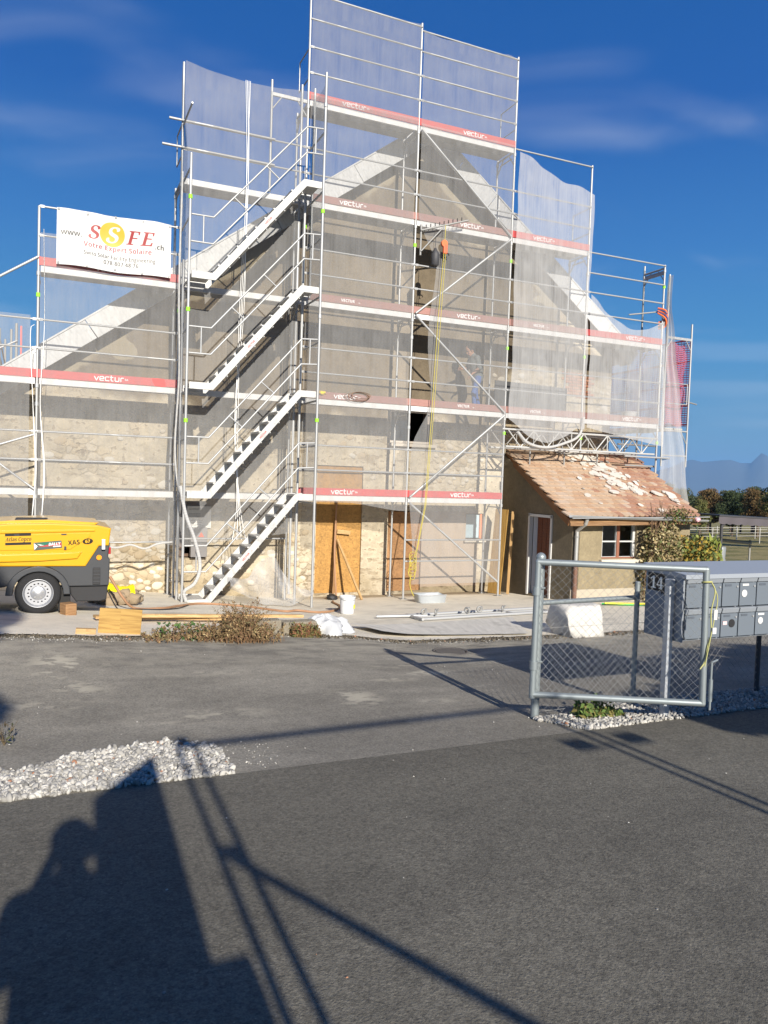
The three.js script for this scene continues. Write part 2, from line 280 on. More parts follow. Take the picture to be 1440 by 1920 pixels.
{
  const H = thing('farmhouse', 'large stone farmhouse with bare gable wall behind the scaffolding', 'house', [0, 0, WZ]);
  const XL = -11.6, XR = 6.45, DEEP = 13;
  const rect = ([a, b, c, d]) => [[a, b], [c, b], [c, d], [a, d]];
  const wg = shapeG([[XL, -.6], [XR, -.6], [XR, gableY(XR) - .3], [APX, APY - .3], [XL, gableY(XL) - .3]], .55, holes.map(rect)); wg.translate(0, 0, WZ - .55); facadeUV(wg);
  const wall = add('gable_wall', wg, mFacade, H);
  const sideM = M([.42, .33, .22], .95, 0, { bumpMap: rep(tGrain, 2), bumpScale: .03 });
  box('side_wall', [.5, 5.9, DEEP], [XR - .25, 2.9, WZ - .56 - DEEP / 2], sideM, H); box('side_wall', [.5, 2.1, DEEP], [XL + .25, .9, WZ - .56 - DEEP / 2], sideM, H);
  add('rear_wall', metreUV(shapeG([[XL, -.6], [XR, -.6], [XR, gableY(XR) - .3], [APX, APY - .3], [XL, gableY(XL) - .3]], .4).translate(0, 0, WZ - .9 - DEEP)), sideM, H);
  // two roof slopes with their verge boards
  for (const sd of [-1, 1]) {
    const s = sd < 0 ? SL : SR, xe = sd < 0 ? XL - .4 : XR + .45, ye = gableY(xe), L = Math.hypot(xe - APX, ye - APY), ang = Math.atan2(ye - APY, Math.abs(xe - APX));
    const nx = -sd * Math.sin(ang), ny = Math.cos(ang), cx = (xe + APX) / 2, cy = (ye + APY) / 2;
    const rg = new THREE.BoxGeometry(L, .1, DEEP + .9); rg.rotateZ(sd * ang); rg.translate(cx - sd * Math.abs(Math.sin(ang)) * 0 - nx * .2, cy - ny * .2 + .0, WZ - DEEP / 2 - .06); metreUV(rg);
    add('roof_slope', rg, M([.36, .18, .12], .85, 0, { bumpMap: rep(tGrain, 3), bumpScale: .02 }), H);
    const sg = new THREE.BoxGeometry(L, .04, .40); sg.rotateZ(sd * ang); sg.translate(cx - nx * .295, cy - ny * .295, WZ + .20); metreUV(sg); add('soffit', sg, mSoffit, H);
    const N = 7; for (let k = 0; k < N; k++) {                          // verge boards laid end to end with open joints
      const a = (k + .5) / N, l = L / N - .012, wgm = .39 + (k % 2) * .012, pg = boxG(l, wgm, .03, .006).clone(); pg.rotateZ(sd * ang);
      const px = mix(APX, xe, a), py = mix(APY, ye, a); const v = add('verge_board', pg, mZinc, H, [px - nx * .17, py - ny * .17, WZ + .42 + (k % 2) * .008]); v.rotation.z = (hsh(k, sd + 3) - .5) * .008;
    }
    const cg = new THREE.BoxGeometry(L, .03, .16); cg.rotateZ(sd * ang); cg.translate(cx + nx * .045, cy + ny * .045, WZ + .37); add('verge_cap', metreUV(cg), mZinc, H);
  }
  // doorway boarded with chipboard, second boarded door, openings
  box('boarding', [1.10, 2.12, .03], [-1.105, 1.07, WZ - .06], mOSB, H); box('boarding', [1.10, .74, .03], [-1.105, 2.54, WZ - .065], mOSB, H);
  box('boarding', [.88, 1.88, .03], [.555, .96, WZ - .07], M([.95, .95, 1.5], .8, 0, { map: tOSB }), H);
  
  const w2 = box('window', [.44, .58, .03], [2.40, 1.565, WZ - .10], M([.42, .55, .62], .35), H, .006); box('frame', [.05, .6, .05], [2.645, 1.565, WZ - .07], M([.75, .22, .09], .6), w2); box('sill', [.6, .06, .12], [2.44, 1.21, WZ + .03], M([.55, .5, .42], .9), w2);
  const w3 = add('window', metreUV(shapeG(rect([.12, 3.52, 1.18, 4.3]), .05, [rect([.17, 3.57, .62, 4.25]), rect([.67, 3.57, 1.13, 4.25])]).translate(0, 0, WZ - .2)), M([.5, .44, .38], .7), H);
  box('pane', [.45, .68, .008], [.395, 3.91, WZ - .175], mGlass, w3); box('sill', [1.25, .07, .14], [.65, 3.465, WZ + .03], M([.5, .45, .38], .9), w3);
  const w4 = add('window', metreUV(shapeG(rect([-4.64, .87, -4.14, 2.03]), .05, [rect([-4.58, .93, -4.20, 1.97])]).translate(0, 0, WZ - .25)), M([.2, .13, .09], .8), H);
  box('meter_box', [.34, .62, .16], [-4.28, 1.2, WZ + .1], M([.28, .27, .27], .6), H, .01); 
  { const tri = new THREE.CircleGeometry(.07, 3); tri.rotateZ(Math.PI / 2); add('warning_triangle', tri, M([.8, .15, .08], .6), H, [-4.24, 1.35, WZ + .184]); }
  // brick patch: single bricks laid bare at the right corner
  const br = [M([.46, .2, .12], .9), M([.40, .17, .10], .9), M([.52, .27, .17], .9)], bg = boxG(.215, .058, .1, .008);
  for (let r = 0; r < 9; r++) for (let c = 0; c < 4; c++) if (rnd() > .1) add('brick', bg, br[Math.floor(rnd() * 3)], H, [4.95 + c * .235 + (r % 2) * .11, 4.95 + r * .072, WZ - .03 + .012 * rnd()]);
  // field stones standing proud of the mortar
  const sm = [M([.52, .45, .33], .95), M([.57, .51, .41], .95), M([.46, .375, .255], .95), M([.59, .55, .47], .95)].map((m) => { m.bumpMap = rep(tGrain, 3); m.bumpScale = .01; return m; });
  const sg = [0, 1, 2, 3, 4].map((k) => blobG(1, 40 + k, .16, 1, 1));
  const inHole = (x, y, r) => holes.some(([a, b, c, d]) => x > a - r && x < c + r && y > b - r && y < d + r);
  const placed = []; let tries = 0;
  const zones = [[-6.5, -4.8, .1, 1.5, 95], [-4.0, -1.8, .2, 1.9, 55], [1.3, 2.6, 2.6, 3.5, 60], [2.7, 4.6, 4.7, 5.5, 22], [-2.3, 0, 2.6, 3.6, 16], [-7.3, -5, 1.9, 3.6, 22], [5.9, 6.4, 3.6, 5.2, 18]];
  for (const [x0, x1, y0, y1, n] of zones) { let c = 0, t = 0; while (c < n && t++ < 3000) {
    const x = mix(x0, x1, rnd()), y = mix(y0, y1, rnd()), r = .05 + .085 * rnd() * rnd() + .02 * rnd(); if (inHole(x, y, r) || placed.some((q) => Math.hypot(q[0] - x, (q[1] - y) * 1.25) < (q[2] + r) * 1.02)) continue; placed.push([x, y, r]); c++;
    const s = add('stone', sg[Math.floor(rnd() * 5)], sm[Math.floor(rnd() * 4)], wall, [x, y, WZ - .012]); s.scale.set(r * 1.15, r * .82, .035 + .015 * rnd()); s.rotation.z = (rnd() - .5) * .9;
  } }
}

/* ------------------------------------------------ main facade scaffold */
const SX = { Z: -9.86, A: -7.41, B: -4.94, C: -2.47, D: 0.02, E: 2.46, F: 4.64, G: 7.02 };
const R1 = .0245;
const vect = canvasTex(512, 128, (g) => {                                // the scaffold firm's rounded lettering
  g.clearRect(0, 0, 512, 128); g.strokeStyle = '#fff'; g.fillStyle = '#fff'; g.lineWidth = 13; g.lineJoin = 'round'; g.lineCap = 'butt';
  const P = (pts) => { g.beginPath(); pts.forEach(([x, y], i) => (i ? g.lineTo(x, y) : g.moveTo(x, y))); g.stroke(); };
  P([[8, 42], [37, 96], [66, 42]]); P([[84, 70], [136, 70], [136, 48], [128, 42], [92, 42], [84, 50], [84, 88], [92, 95], [138, 95]]); P([[212, 42], [168, 42], [158, 50], [158, 88], [166, 95], [212, 95]]);
  P([[236, 18], [236, 86], [244, 95], [268, 95]]); P([[222, 44], [268, 44]]); P([[290, 36], [290, 88], [298, 95], [336, 95], [344, 88], [344, 36]]); P([[370, 101], [370, 52], [378, 43], [412, 43]]);
  g.font = 'bold 40px sans-serif'; g.fillText('SA', 424, 78);
});
const VECT = canvasTex(512, 128, (g) => { g.clearRect(0, 0, 512, 128); g.fillStyle = '#fff'; g.font = 'bold 92px sans-serif'; g.fillText('VECTUR', 4, 96); g.font = 'bold 34px sans-serif'; g.fillText('SA', 440, 96); });
const VECTR = canvasTex(512, 128, (g) => { g.clearRect(0, 0, 512, 128); g.fillStyle = '#a8242a'; g.font = 'bold 92px sans-serif'; g.fillText('VECTUR', 4, 96); g.font = 'bold 34px sans-serif'; g.fillText('SA', 440, 96); });
const prt = (t) => new THREE.MeshStandardMaterial({ map: t, transparent: true, roughness: .6 });
const mVect = prt(vect), mVECT = prt(VECT), mVECTR = prt(VECTR);
const gVect = new THREE.PlaneGeometry(.66, .165), gVECT = new THREE.PlaneGeometry(.46, .115);
const SC = thing('facade_scaffold', 'tall galvanised facade scaffold with plank decks across the gable', 'scaffold', [0, 0, -.36]);
const clipG = new THREE.CylinderGeometry(.036, .036, .07, 10);
{
  const tops = { Z: 6.35, A: 7.32, B: 10.42, C: 12.5, D: 12.42, E: 12.3, F: 10.3, G: 8.28 }, inT = { Z: 6.3, A: 6.3, B: 8.3, C: 10.3, D: 10.3, E: 10.3, F: 8.3, G: 8.3 };
  for (const k of Object.keys(SX)) {
    const x = SX[k], over = k === 'F' ? 3.45 : k === 'G' ? 1.2 : ground(x, 0) + .02, overI = k === 'F' ? 3.45 : k === 'G' ? 3.3 : ground(x, -.73) + .02;
    bar('standard', [x, over, 0], [x, tops[k], 0], R1, mSteel, SC); bar('standard', [x, overI, -.73], [x, inT[k], -.73], R1, mSteel, SC);
    if (k !== 'F' && k !== 'G') for (const z of [0, -.73]) { bar('base_jack', [x, ground(x, z) + .02, z], [x, ground(x, z) + .3, z], .019, mSteelOld, SC); box('base_plate', [.15, .012, .15], [x, ground(x, z) + .028, z], mSteelOld, SC); }
    for (let l = 1; l <= 5; l++) { const y = LV(l); if (y > inT[k] + .1 || (k === 'F' && l < 2) || (k === 'G' && l < 2)) continue;
      bar('transom', [x, y - .05, 0], [x, y - .05, -.73], R1, mSteel, SC); if (l > 0) bar('transom', [x, y - .17, -.12], [x, y - .17, -.61], .016, mSteel, SC);
      add('gusset', merge([cylG([x, y - .05, -.26], [x, y - .33, -.03], .014, 6), cylG([x, y - .05, -.47], [x, y - .33, -.70], .014, 6)]), mSteel, SC);
      for (const z of [0, -.73]) add('spigot_collar', clipG, mClip, SC, [x, y - .12, z]);
    }
    for (const y of [LV(1) + 1.55, LV(2) + 1.5, LV(3) + 1.48]) if (y < tops[k] - .3 && y > over) add('marking_ring', clipG, hsh(Math.round(y * 9), k.charCodeAt(0)) > .35 ? mGreen : mClip, SC, [x, y, 0]);
  }
  const bays = [['Z', 'A', [1, 2]], ['A', 'B', [1, 2, 3]], ['B', 'C', [1, 2, 3, 4]], ['C', 'D', [1, 2, 3, 4, 5]], ['D', 'E', [1, 2, 3, 4, 5]], ['E', 'F', [2, 3, 4]], ['F', 'G', [2, 3]]];
  for (const [a, b, lv] of bays) for (const l of lv) {
    const x0 = SX[a], x1 = SX[b], w = x1 - x0 - .07, xm = (x0 + x1) / 2, y = LV(l);
    for (const z of [-.205, -.525]) { const d = box('deck_plank', [w, .055, .305], [xm, y - .0, z], mDeck, SC, .008); }
    box('edge_beam', [w, .115, .05], [xm, y - .035, -.015], mEdge, SC, .006);
    if (a !== 'B' && l > (a === 'A' || a === 'Z' ? 1 : 0)) {               // toe boards, none on the stair bay or the lowest left deck
      const red = l === 5 || l === 1 || a === 'A' || a === 'Z' || (a === 'E' && l === 4) || (a === 'F' && l === 3);
      const tb = box('toe_board', [w + .05, .15, .025], [xm, y + .10, .02], red ? mBoardRed : mBoardFaded, SC, .004); if (!red) tb.userData.label = 'faded dusty toe board';
      const big = !((a === 'C' && l === 3) || (a === 'D' && l === 2) || (a === 'E' && l < 4));
      const off = { C: -.2, D: .18, E: -.2, F: .35, A: .05, Z: .3 }[a]; const t = add('lettering', big ? gVect : gVECT, big ? mVect : mVECT, tb, [xm + off, y + .10, .0345]); t.castShadow = false;
    }
    const rails = [.55, 1.06]; for (const h of rails) { if (a === 'B' && l < 4) continue; bar('guardrail', [x0, y + h, .03], [x1, y + h, .03], .0185, mSteel, SC, 8); for (const [xx, s] of [[x0, .05], [x1, -.05]]) add('rail_end', new THREE.BoxGeometry(.07, .045, .012), mSteel, SC, [xx + s, y + h, .036]); }
  }
  for (const [a, b, y] of [['C', 'D', 12.35], ['C', 'D', 11.86], ['D', 'E', 12.25], ['D', 'E', 11.82], ['E', 'F', 10.25], ['F', 'G', 8.25], ['F', 'G', 7.77]]) bar('guardrail', [SX[a], y, .03], [SX[b], y - (y > 12 ? .02 : 0), .03], .0185, mSteel, SC, 8);
  bar('guardrail', [-5.2, 9.32, .05], [-3.15, 9.32, .05], .024, mSteel, SC); bar('guardrail', [-5.32, 8.82, .05], [-3.15, 8.82, .05], .024, mSteel, SC);
  for (const y of [.86, 1.33]) { bar('guardrail', [SX.D, y, .03], [SX.E, y, .03], .0185, mSteel, SC, 8); }
  bar('guardrail', [SX.B, 1.3, -.73], [SX.C, 1.3, -.73], .0185, mSteel, SC, 8); bar('guardrail', [SX.A, 1.28, 0], [SX.B, 1.3, 0], .016, mSteel, SC, 8);
  // zigzag braces on the D-E bay and a cross at the far left
  const dz = .06, D = SX.D, E = SX.E; for (const [y0, y1] of [[LV(1) - .1, .35], [LV(1) + .02, LV(2) - .05], [LV(3) - .02, LV(2) + .02], [LV(3) + .02, LV(4) - .05], [LV(5) - .06, LV(4) + .02]]) { bar('diagonal_brace', [D + .05, y0, dz], [E - .05, y1, dz], .024, mSteel, SC); }
  bar('diagonal_brace', [SX.Z, LV(2) - .1, .05], [SX.A - .03, LV(1) + .02, .05], .021, mSteel, SC); bar('diagonal_brace', [SX.Z, LV(1) + .1, .08], [SX.A - .03, LV(1) + 1.0, .08], .021, mSteel, SC);
  bar('diagonal_brace', [SX.Z + .4, 5.0, .03], [SX.A, 6.42, .03], .024, mSteel, SC);
  // end frames on the deck ends, seen edge on
  for (const [x, y, s] of [[SX.C, LV(5), -1], [SX.E, LV(5), 1], [SX.F, LV(4), 1], [SX.B, LV(4), -1]]) add('end_guard', polyG([[x, y + 1.05, -.04], [x, y + 1.05, -.66], [x, y + .45, -.66], [x, y + .45, -.04]], .014, 6), mClip, SC);
  // upright frame standing beside the stair head and the one at the right end
  bar('frame_post', [-3.22, LV(4) + .06, -.02], [-3.22, 10.5, -.02], R1, mSteel, SC); box('frame_head', [.72, .07, .04], [-2.85, 10.23, -.02], mSteel, SC, .006); add('gusset', merge([cylG([-3.2, 9.95, -.02], [-3.02, 10.2, -.02], .014, 6), cylG([-2.5, 9.95, -.02], [-2.68, 10.2, -.02], .014, 6)]), mSteel, SC);
  bar('standard', [-2.62, .22, .06], [-2.62, 10.5, .06], R1, mSteel, SC); bar('standard', [-2.34, 6.3, .03], [-2.34, 10.5, .03], R1, mSteel, SC);
  bar('frame_post', [7.02, 6.3, -.73], [7.02, 8.42, -.73], R1, mSteel, SC); bar('frame_post', [7.14, 6.25, .06], [7.14, 8.05, .06], R1, mSteel, SC); box('frame_head', [.05, .09, .68], [7.03, 8.1, -.36], mSteel, SC, .006);
  // lattice girders carrying the right bays over the shed roof
  for (const z of [0, -.73]) { const x0 = 2.38, x1 = 7.0; bar('girder_chord', [x0, 3.90, z + .05], [x1, 3.90, z + .05], R1, mAlu, SC); bar('girder_chord', [x0 + .1, 3.50, z + .05], [x1 - .1, 3.50, z + .05], R1, mAlu, SC);
    const n = 12; for (let k = 0; k < n; k++) { const a = mix(x0 + .15, x1 - .15, k / n), b = mix(x0 + .15, x1 - .15, (k + 1) / n); bar('girder_lacing', [a, k % 2 ? 3.50 : 3.90, z + .05], [b, k % 2 ? 3.90 : 3.50, z + .05], .016, mAlu, SC, 8); if (k % 3 === 1) bar('girder_lacing', [b, 3.5, z + .05], [b, 3.9, z + .05], .014, mAlu, SC, 8); } }
  bar('girder_tube', [5.9, 3.42, .12], [7.35, 3.42, .12], R1, mSteel, SC); bar('girder_tube', [6.2, 3.75, -.5], [7.5, 3.75, -.5], R1, mSteel, SC); bar('girder_tube', [6.1, 3.2, -.1], [7.1, 3.2, -.1], R1, mSteelOld, SC);
  for (const x of [3.4, 4.4, 5.4]) bar('girder_prop', [x, 2.6 + .0, -.3], [x, 3.45, -.3], .02, mSteelOld, SC);
}

/* stair tower in front of the second bay */
{
  const T = thing('stair_tower', 'aluminium scaffold stair tower climbing four flights in front of the wall', 'stairs', [-3.68, ground(-3.68, 1), .55]);
  const zf = .95, zb = .24, xl = -4.93, xr = -2.43;
  bar('tower_post', [xl, ground(xl, 1) + .02, 1.0], [xl, 8.37, 1.0], R1, mSteel, T); bar('tower_post', [xr, ground(xr, 1) + .02, 1.0], [xr, 10.36, 1.0], R1, mSteel, T);
  bar('tower_post', [xl - .02, ground(xl, .4) + .02, .5], [xl - .02, 6.6, .5], R1, mSteel, T); bar('tower_post', [xr - .14, ground(xr, .3) + .03, .3], [xr - .14, 8.6, .3], R1, mSteel, T);
  for (let l = 1; l <= 4; l++) for (const x of [xl, xr]) { bar('tower_ledger', [x, LV(l) - .12, .03], [x, LV(l) - .12, 1.0], .02, mSteel, T, 8); bar('tower_ledger', [x, LV(l) + 1.0, .03], [x, LV(l) + 1.0, 1.0], .018, mSteel, T, 8); if (x === xr) add('marking_ring', clipG, l % 2 ? mGreen : mClip, T, [x, LV(l) + 1.5, 1]); else if (l < 4) add('marking_ring', clipG, mGreen, T, [x, LV(l) + 1.35, 1]); }
  for (let k = 0; k < 4; k++) {
    const b = .25 + 2 * k, pl = [[xl + .06, b], [-4.47, b], [-2.78, b + 2], [xr - .02, b + 2]];
    const off = (d) => pl.map((p, i) => { const t = (i0) => { const a = pl[i0], c = pl[i0 + 1], l = Math.hypot(c[0] - a[0], c[1] - a[1]); return [-(c[1] - a[1]) / l, (c[0] - a[0]) / l]; }; const n1 = t(Math.max(0, i - 1)), n2 = t(Math.min(2, i)); const m = [n1[0] + n2[0], n1[1] + n2[1]], q = 2 / (m[0] * m[0] + m[1] * m[1]) * d; return [p[0] + m[0] * q, p[1] + m[1] * q]; });
    const poly = [...off(-.062), ...off(.056).reverse()];
    for (const z of [zf, zb]) { const g = metreUV(shapeG(poly, .028, [], .004)); g.translate(0, 0, z - .014); const st = add('stringer', g, mAlu, T);
      if (z === zf) { const lt = add('lettering', gVECT, mVECTR, st, [k === 0 || k === 2 ? -3.72 : -3.45, b + (k === 0 || k === 2 ? .88 : 1.2) - .0, zf + .0205]); lt.rotation.z = Math.atan2(2, 1.69); lt.scale.set(.62, .62, 1); lt.castShadow = false; } }
    for (let i = 1; i < 10; i++) { const t = i / 10; box('tread', [.23, .028, zb - zf < 0 ? zf - zb - .05 : .5], [mix(-4.47, -2.78, t) + .02, b + 2 * t + .02, (zf + zb) / 2], mAlu, T, .004); }
    box('landing', [.36, .035, .54], [-4.68, b + .03, (zf + zb) / 2], mAlu, T, .004); box('landing', [.34, .035, .54], [-2.62, b + 2.03, (zf + zb) / 2], mAlu, T, .004);
    for (const h of [1.06, .58]) { add('handrail', polyG([[xl + .03, b + h, zf + .02], [-4.5, b + h, zf + .02], [-2.77, b + 2 + h - .02, zf + .02], [xr, b + 2 + h, zf + .02]], .0165), mSteel, T); }
    bar('rail_post', [-4.68, b + .58, zf + .02], [-4.68, b + 1.06, zf + .02], .014, mSteel, T, 8); bar('rail_post', [-2.6, b + 2.58, zf + .02], [-2.6, b + 3.06, zf + .02], .014, mSteel, T, 8);
    for (const t of [.28, .62]) { const x = mix(-4.5, -2.77, t), y = mix(b, b + 2, t); bar('rail_post', [x - .12, y + 1.06 - .14 + .0, zf + .02], [x + .14, y + .58 + .14, zf + .02], .014, mSteel, T, 8); }
  }
}

/* side scaffold round the right corner with red and violet netting */
const mRedNet = M([.42, .07, .10], .8, 0, { transparent: true, alphaMap: dataTex(256, 256, (u, v, o) => { const a = Math.abs((u * 10) % 1 - .5), b = Math.abs((v * 16) % 1 - .5); o[0] = o[1] = o[2] = (b > .33 ? .9 : a > .4 ? .8 : .1); }, false), side: THREE.DoubleSide });
const mVioletNet = M([.30, .22, .55], .8, 0, { transparent: true, alphaMap: mRedNet.alphaMap, side: THREE.DoubleSide });
{
  const S = thing('side_scaffold', 'scaffold round the right house corner hung with red netting', 'scaffold', [8.47, 3.4, -2.5]);
  for (const z of [-.9, -3.4, -6]) for (const x of [8.03, 8.91]) bar('standard', [x, z === -.9 && x > 8 ? 3.25 : 3.5, z], [x, 7.0 + .15 * (x > 8), z], R1, mSteel, S);
  for (const z of [-.9, -3.4, -6]) { box('frame_head', [.88, .07, .04], [8.47, 6.72, z], mSteel, S, .006); bar('transom', [8.03, 4.22, z], [8.91, 4.22, z], R1, mSteel, S); bar('transom', [8.03, 3.55, z], [8.91, 3.55, z], .018, mSteel, S); add('gusset', merge([cylG([8.06, 6.45, z], [8.23, 6.7, z], .014, 6), cylG([8.88, 6.45, z], [8.71, 6.7, z], .014, 6), cylG([8.88, 3.9, z], [8.69, 4.2, z], .014, 6)]), mSteel, S); }
  add('end_guard', polyG([[8.07, 5.5, -.86], [8.8, 5.5, -.86], [8.8, 4.95, -.86], [8.07, 4.95, -.86]], .014, 6), mSteel, S); bar('tie_tube', [8.75, 5.05, -.9], [9.4, 5.02, -1.1], .02, mSteelOld, S);
  for (const z of [-2.15, -4.7]) for (const x of [8.3, 8.64]) box('deck_plank', [.3, .05, 2.4], [x, 4.28, z], mDeck, S, .006);
  for (const y of [6.75, 6.15, 5.5, 4.95, 4.42]) bar('guardrail', [8.91, y, -.9], [8.91, y, -6], .0185, mRedSteel, S, 8);
  const N1 = solo('red_safety_net', gridG(24, 14, (u, v) => { const z = mix(-.9, -6, u), y = mix(4.36, 6.72, v); return [8.87 + .03 * Math.sin(u * 20 + v * 3), y + .04 * Math.sin(u * 9), z, u * 5, v * 2.4]; }), mRedNet, 'red safety netting along the outer side of the corner scaffold', 'netting');
  solo('violet_safety_net', gridG(24, 12, (u, v) => { const z = mix(-1.0, -6, u), y = mix(4.5, 5.9, v); return [7.95 + .03 * Math.sin(u * 16 + v * 4), y, z, u * 5, v * 1.5]; }), mVioletNet, 'violet safety netting hung on the inner side of the corner scaffold', 'netting');
  solo('crumpled_red_net', gridG(14, 10, (u, v) => { const x = mix(8.2, 8.87, u), y = mix(4.38, 6.62, v) + .05 * Math.sin(u * 7); return [x, y, -1.05 + .06 * Math.sin(v * 14 + u * 3), u * 1.2, v * 2.6]; }), M([.42, .09, .13], .8, 0, { transparent: true, alphaMap: mRedNet.alphaMap, side: THREE.DoubleSide }), 'bunched red net across the end frame of the corner scaffold', 'netting');
}
/* scaffold on the far eaves, only its tips show over the roof at the left */
{
  const S = thing('rear_scaffold', 'small distant scaffold tips showing above the left roof slope', 'scaffold', [-9.2, 0, -7]);
  for (const [x, z, y] of [[-7.9, -4.5, 5.95], [-8.25, -4.5, 5.8], [-8.1, -7, 6.2], [-8.45, -7, 6.0], [-8.35, -9.5, 6.3]]) bar('standard', [x, ground(x, z), z], [x, y, z], .03, mSteelOld, S);
  for (const y of [4.7, 5.2, 5.6]) bar('guardrail', [-8.25, y, -4.5], [-8.35, y, -9.5], .02, mSteelOld, S); bar('guardrail', [-7.88, 5.55, -4.45], [-9.6, 4.6, -4.45], .022, mSteel, S);
  box('toe_board', [.04, 1.0, .05], [-7.8, 5.4, -4.5], mBoardRed, S);
}

/* ------------------------------------------------ debris netting */
const tNet = dataTex(512, 512, (u, v, o) => { const th = .5 + .5 * Math.cos(u * 2 * Math.PI * 48), s = fbm(u * 40, v * 1.5, 3), c = fbm(u * 5 + 2, v * 5, 3); o[0] = o[1] = o[2] = clamp(.62 + .14 * th + .2 * (s - .5) + .3 * (c - .5)); }, false);
const netMat = (op, c) => M(c, .9, 0, { transparent: true, opacity: op, alphaMap: tNet, side: THREE.DoubleSide });
const mNet = netMat(.50, [.335, .335, .335]), mNetDense = netMat(.70, [.46, .46, .46]), mNetFold = netMat(.95, [.55, .55, .54]);
const wob = (x, y, k = 1) => .018 * k * (fbm(x * 1.3 + 5, y * .7, 3) - .5) * 2 + .006 * k * Math.sin(x * 9 + 3 * fbm(x, y, 2));
function net(label, x0, x1, y0, y1, z, mat = mNet, o = {}) {
  const nu = 26, nv = 40, g = gridG(nu, nv, (u, v) => { const yb = o.bot ? o.bot(u) : y0, yt = o.top ? o.top(u) : y1, y = mix(yb, yt, v), xa = o.left ? o.left(y) : x0, xb = o.right ? o.right(y) : x1, x = mix(xa, xb, u); return [x, y, z + wob(x, y, o.k || 1.5) + (o.dz ? o.dz(u, v) : 0), x * 1.1, y * .5]; });
  return solo('debris_net', g, mat, label, 'netting', null, 'white debris nets on the scaffold');
}
net('white debris net behind the white banner and lower left decks', SX.A + .03, SX.B - .03, 1.27, LV(3) + .6, .055, mNet, { bot: (u) => 1.27 - .1 * Math.sin(u * Math.PI * 2.2) * .6 });
net('white debris net at the left picture edge beside the banner bay', SX.Z, SX.A - .12, 1.4, LV(2) + 1.12, .055);
net('white debris net behind the stair flights rising to the roof edge', SX.B + .02, SX.C - .02, .3, 10.42, .075, mNet, { top: (u) => 10.42 - .02 * u - .12 * Math.sin(u * Math.PI), bot: (u) => 1.2 + .3 * u });
net('white debris net above the highest deck, left of the centre post', SX.C + .03, SX.D - .03, LV(5) + .02, 12.37, .05, mNet, { top: (u) => 12.37 - .05 * Math.sin(u * Math.PI) });
net('white debris net above the highest deck, right of the centre post', SX.D + .03, SX.E - .03, LV(5) + .02, 12.26, .05, mNet, { top: (u) => 12.27 - .06 * Math.abs(Math.sin(u * 7)) });
net('white debris net left of the hoist rope below the highest deck', SX.C + .03, SX.D - .05, LV(1) - .12, LV(5) + .12, .075, mNet, { bot: (u) => LV(1) - .12 - .16 * sst(.4, 1, u), right: (y) => SX.D - .04 - .05 * (.5 + .5 * Math.sin(y * 1.7)) });
net('white debris net right of the hoist rope, drawn aside at its left edge', SX.D, SX.E - .02, .45, LV(5) + .05, .075, mNet, { left: (y) => SX.D + .03 + (.40 + .07 * Math.sin(y * 1.9)) * sst(8.4, 7.3, y) * sst(3.2, 4.5, y) + .12 * sst(2.4, 1, y), bot: (u) => .35 });
net('rumpled dense debris net right of the centre bays with sagging hems', SX.E + .04, SX.F - .02, LV(2) - .3, LV(4) + 2, .15, mNetDense, { k: 5, top: (u) => LV(4) + 1.9 - .62 * Math.pow(u, .8) + .05 * Math.sin(u * 9), bot: (u) => LV(2) - .12 - .5 * Math.sin(Math.min(1, u * 1.15) * Math.PI * .92) });
net('rumpled dense debris net sagging in the last bay beside the tall corner drape', SX.F + .03, SX.G - .03, LV(2) - .6, LV(3) + 1, .16, mNetDense, { k: 6, top: (u) => LV(3) + .98 - .62 * Math.sin(u * Math.PI * .86) - .12 * u, bot: (u) => LV(2) - .2 - .35 * u });
solo('debris_net', gridG(18, 40, (u, v) => { const y = mix(1.9, 8.0, v), w = .05 + clamp((7.1 - y) / 5.0) * .98; return [7.07 + u * w + .02 * Math.sin(y * 4), y, .08 + u * .1 + .06 * Math.sin(u * 15 + y * .8) * (1 - v * .6), u * 1.2, y * .5]; }), mNetDense, 'long white net draped loose down the right scaffold corner', 'netting', null, 'white debris nets on the scaffold');
solo('debris_net', gridG(10, 40, (u, v) => { const y = mix(.6, 10.3 - 1.9 * u, v); return [-4.97 + .02 * Math.sin(y * 3 + u * 5), y, .06 + u * .93 + .03 * Math.sin(y * 2.1), u * 1.2, y * .5]; }), mNet, 'white debris net closing the left side of the stair tower', 'netting', null, 'white debris nets on the scaffold');
solo('debris_net', gridG(10, 40, (u, v) => { const y = mix(1.2, 10.2, v); return [-2.40 + .02 * Math.sin(y * 3 + u * 5), y, .1 + u * .9, u * 1.2, y * .5]; }), mNet, 'white debris net closing the right side of the stair tower', 'netting', null, 'white debris nets on the scaffold');
solo('debris_net', gridG(30, 16, (u, v) => { const x = mix(-4.1, -2.44, u), top = .72 + .55 * Math.exp(-Math.pow((u - .48) / .2, 2)) - .3 * u, bot = mix(.52, .38, u) - .32 * Math.sin(Math.PI * Math.pow(u, 1.3)); return [x, mix(Math.max(bot, ground(x, 1.2) + .04), top, v), 1.1 + .12 * Math.sin(u * 21 + v * 4) * (.3 + v) + .1 * Math.sin(v * 3), u * 1.8, v]; }), netMat(.6, [.5, .5, .5]), 'bunched net end slung low under the first stair flight', 'netting', null, 'white debris nets on the scaffold');
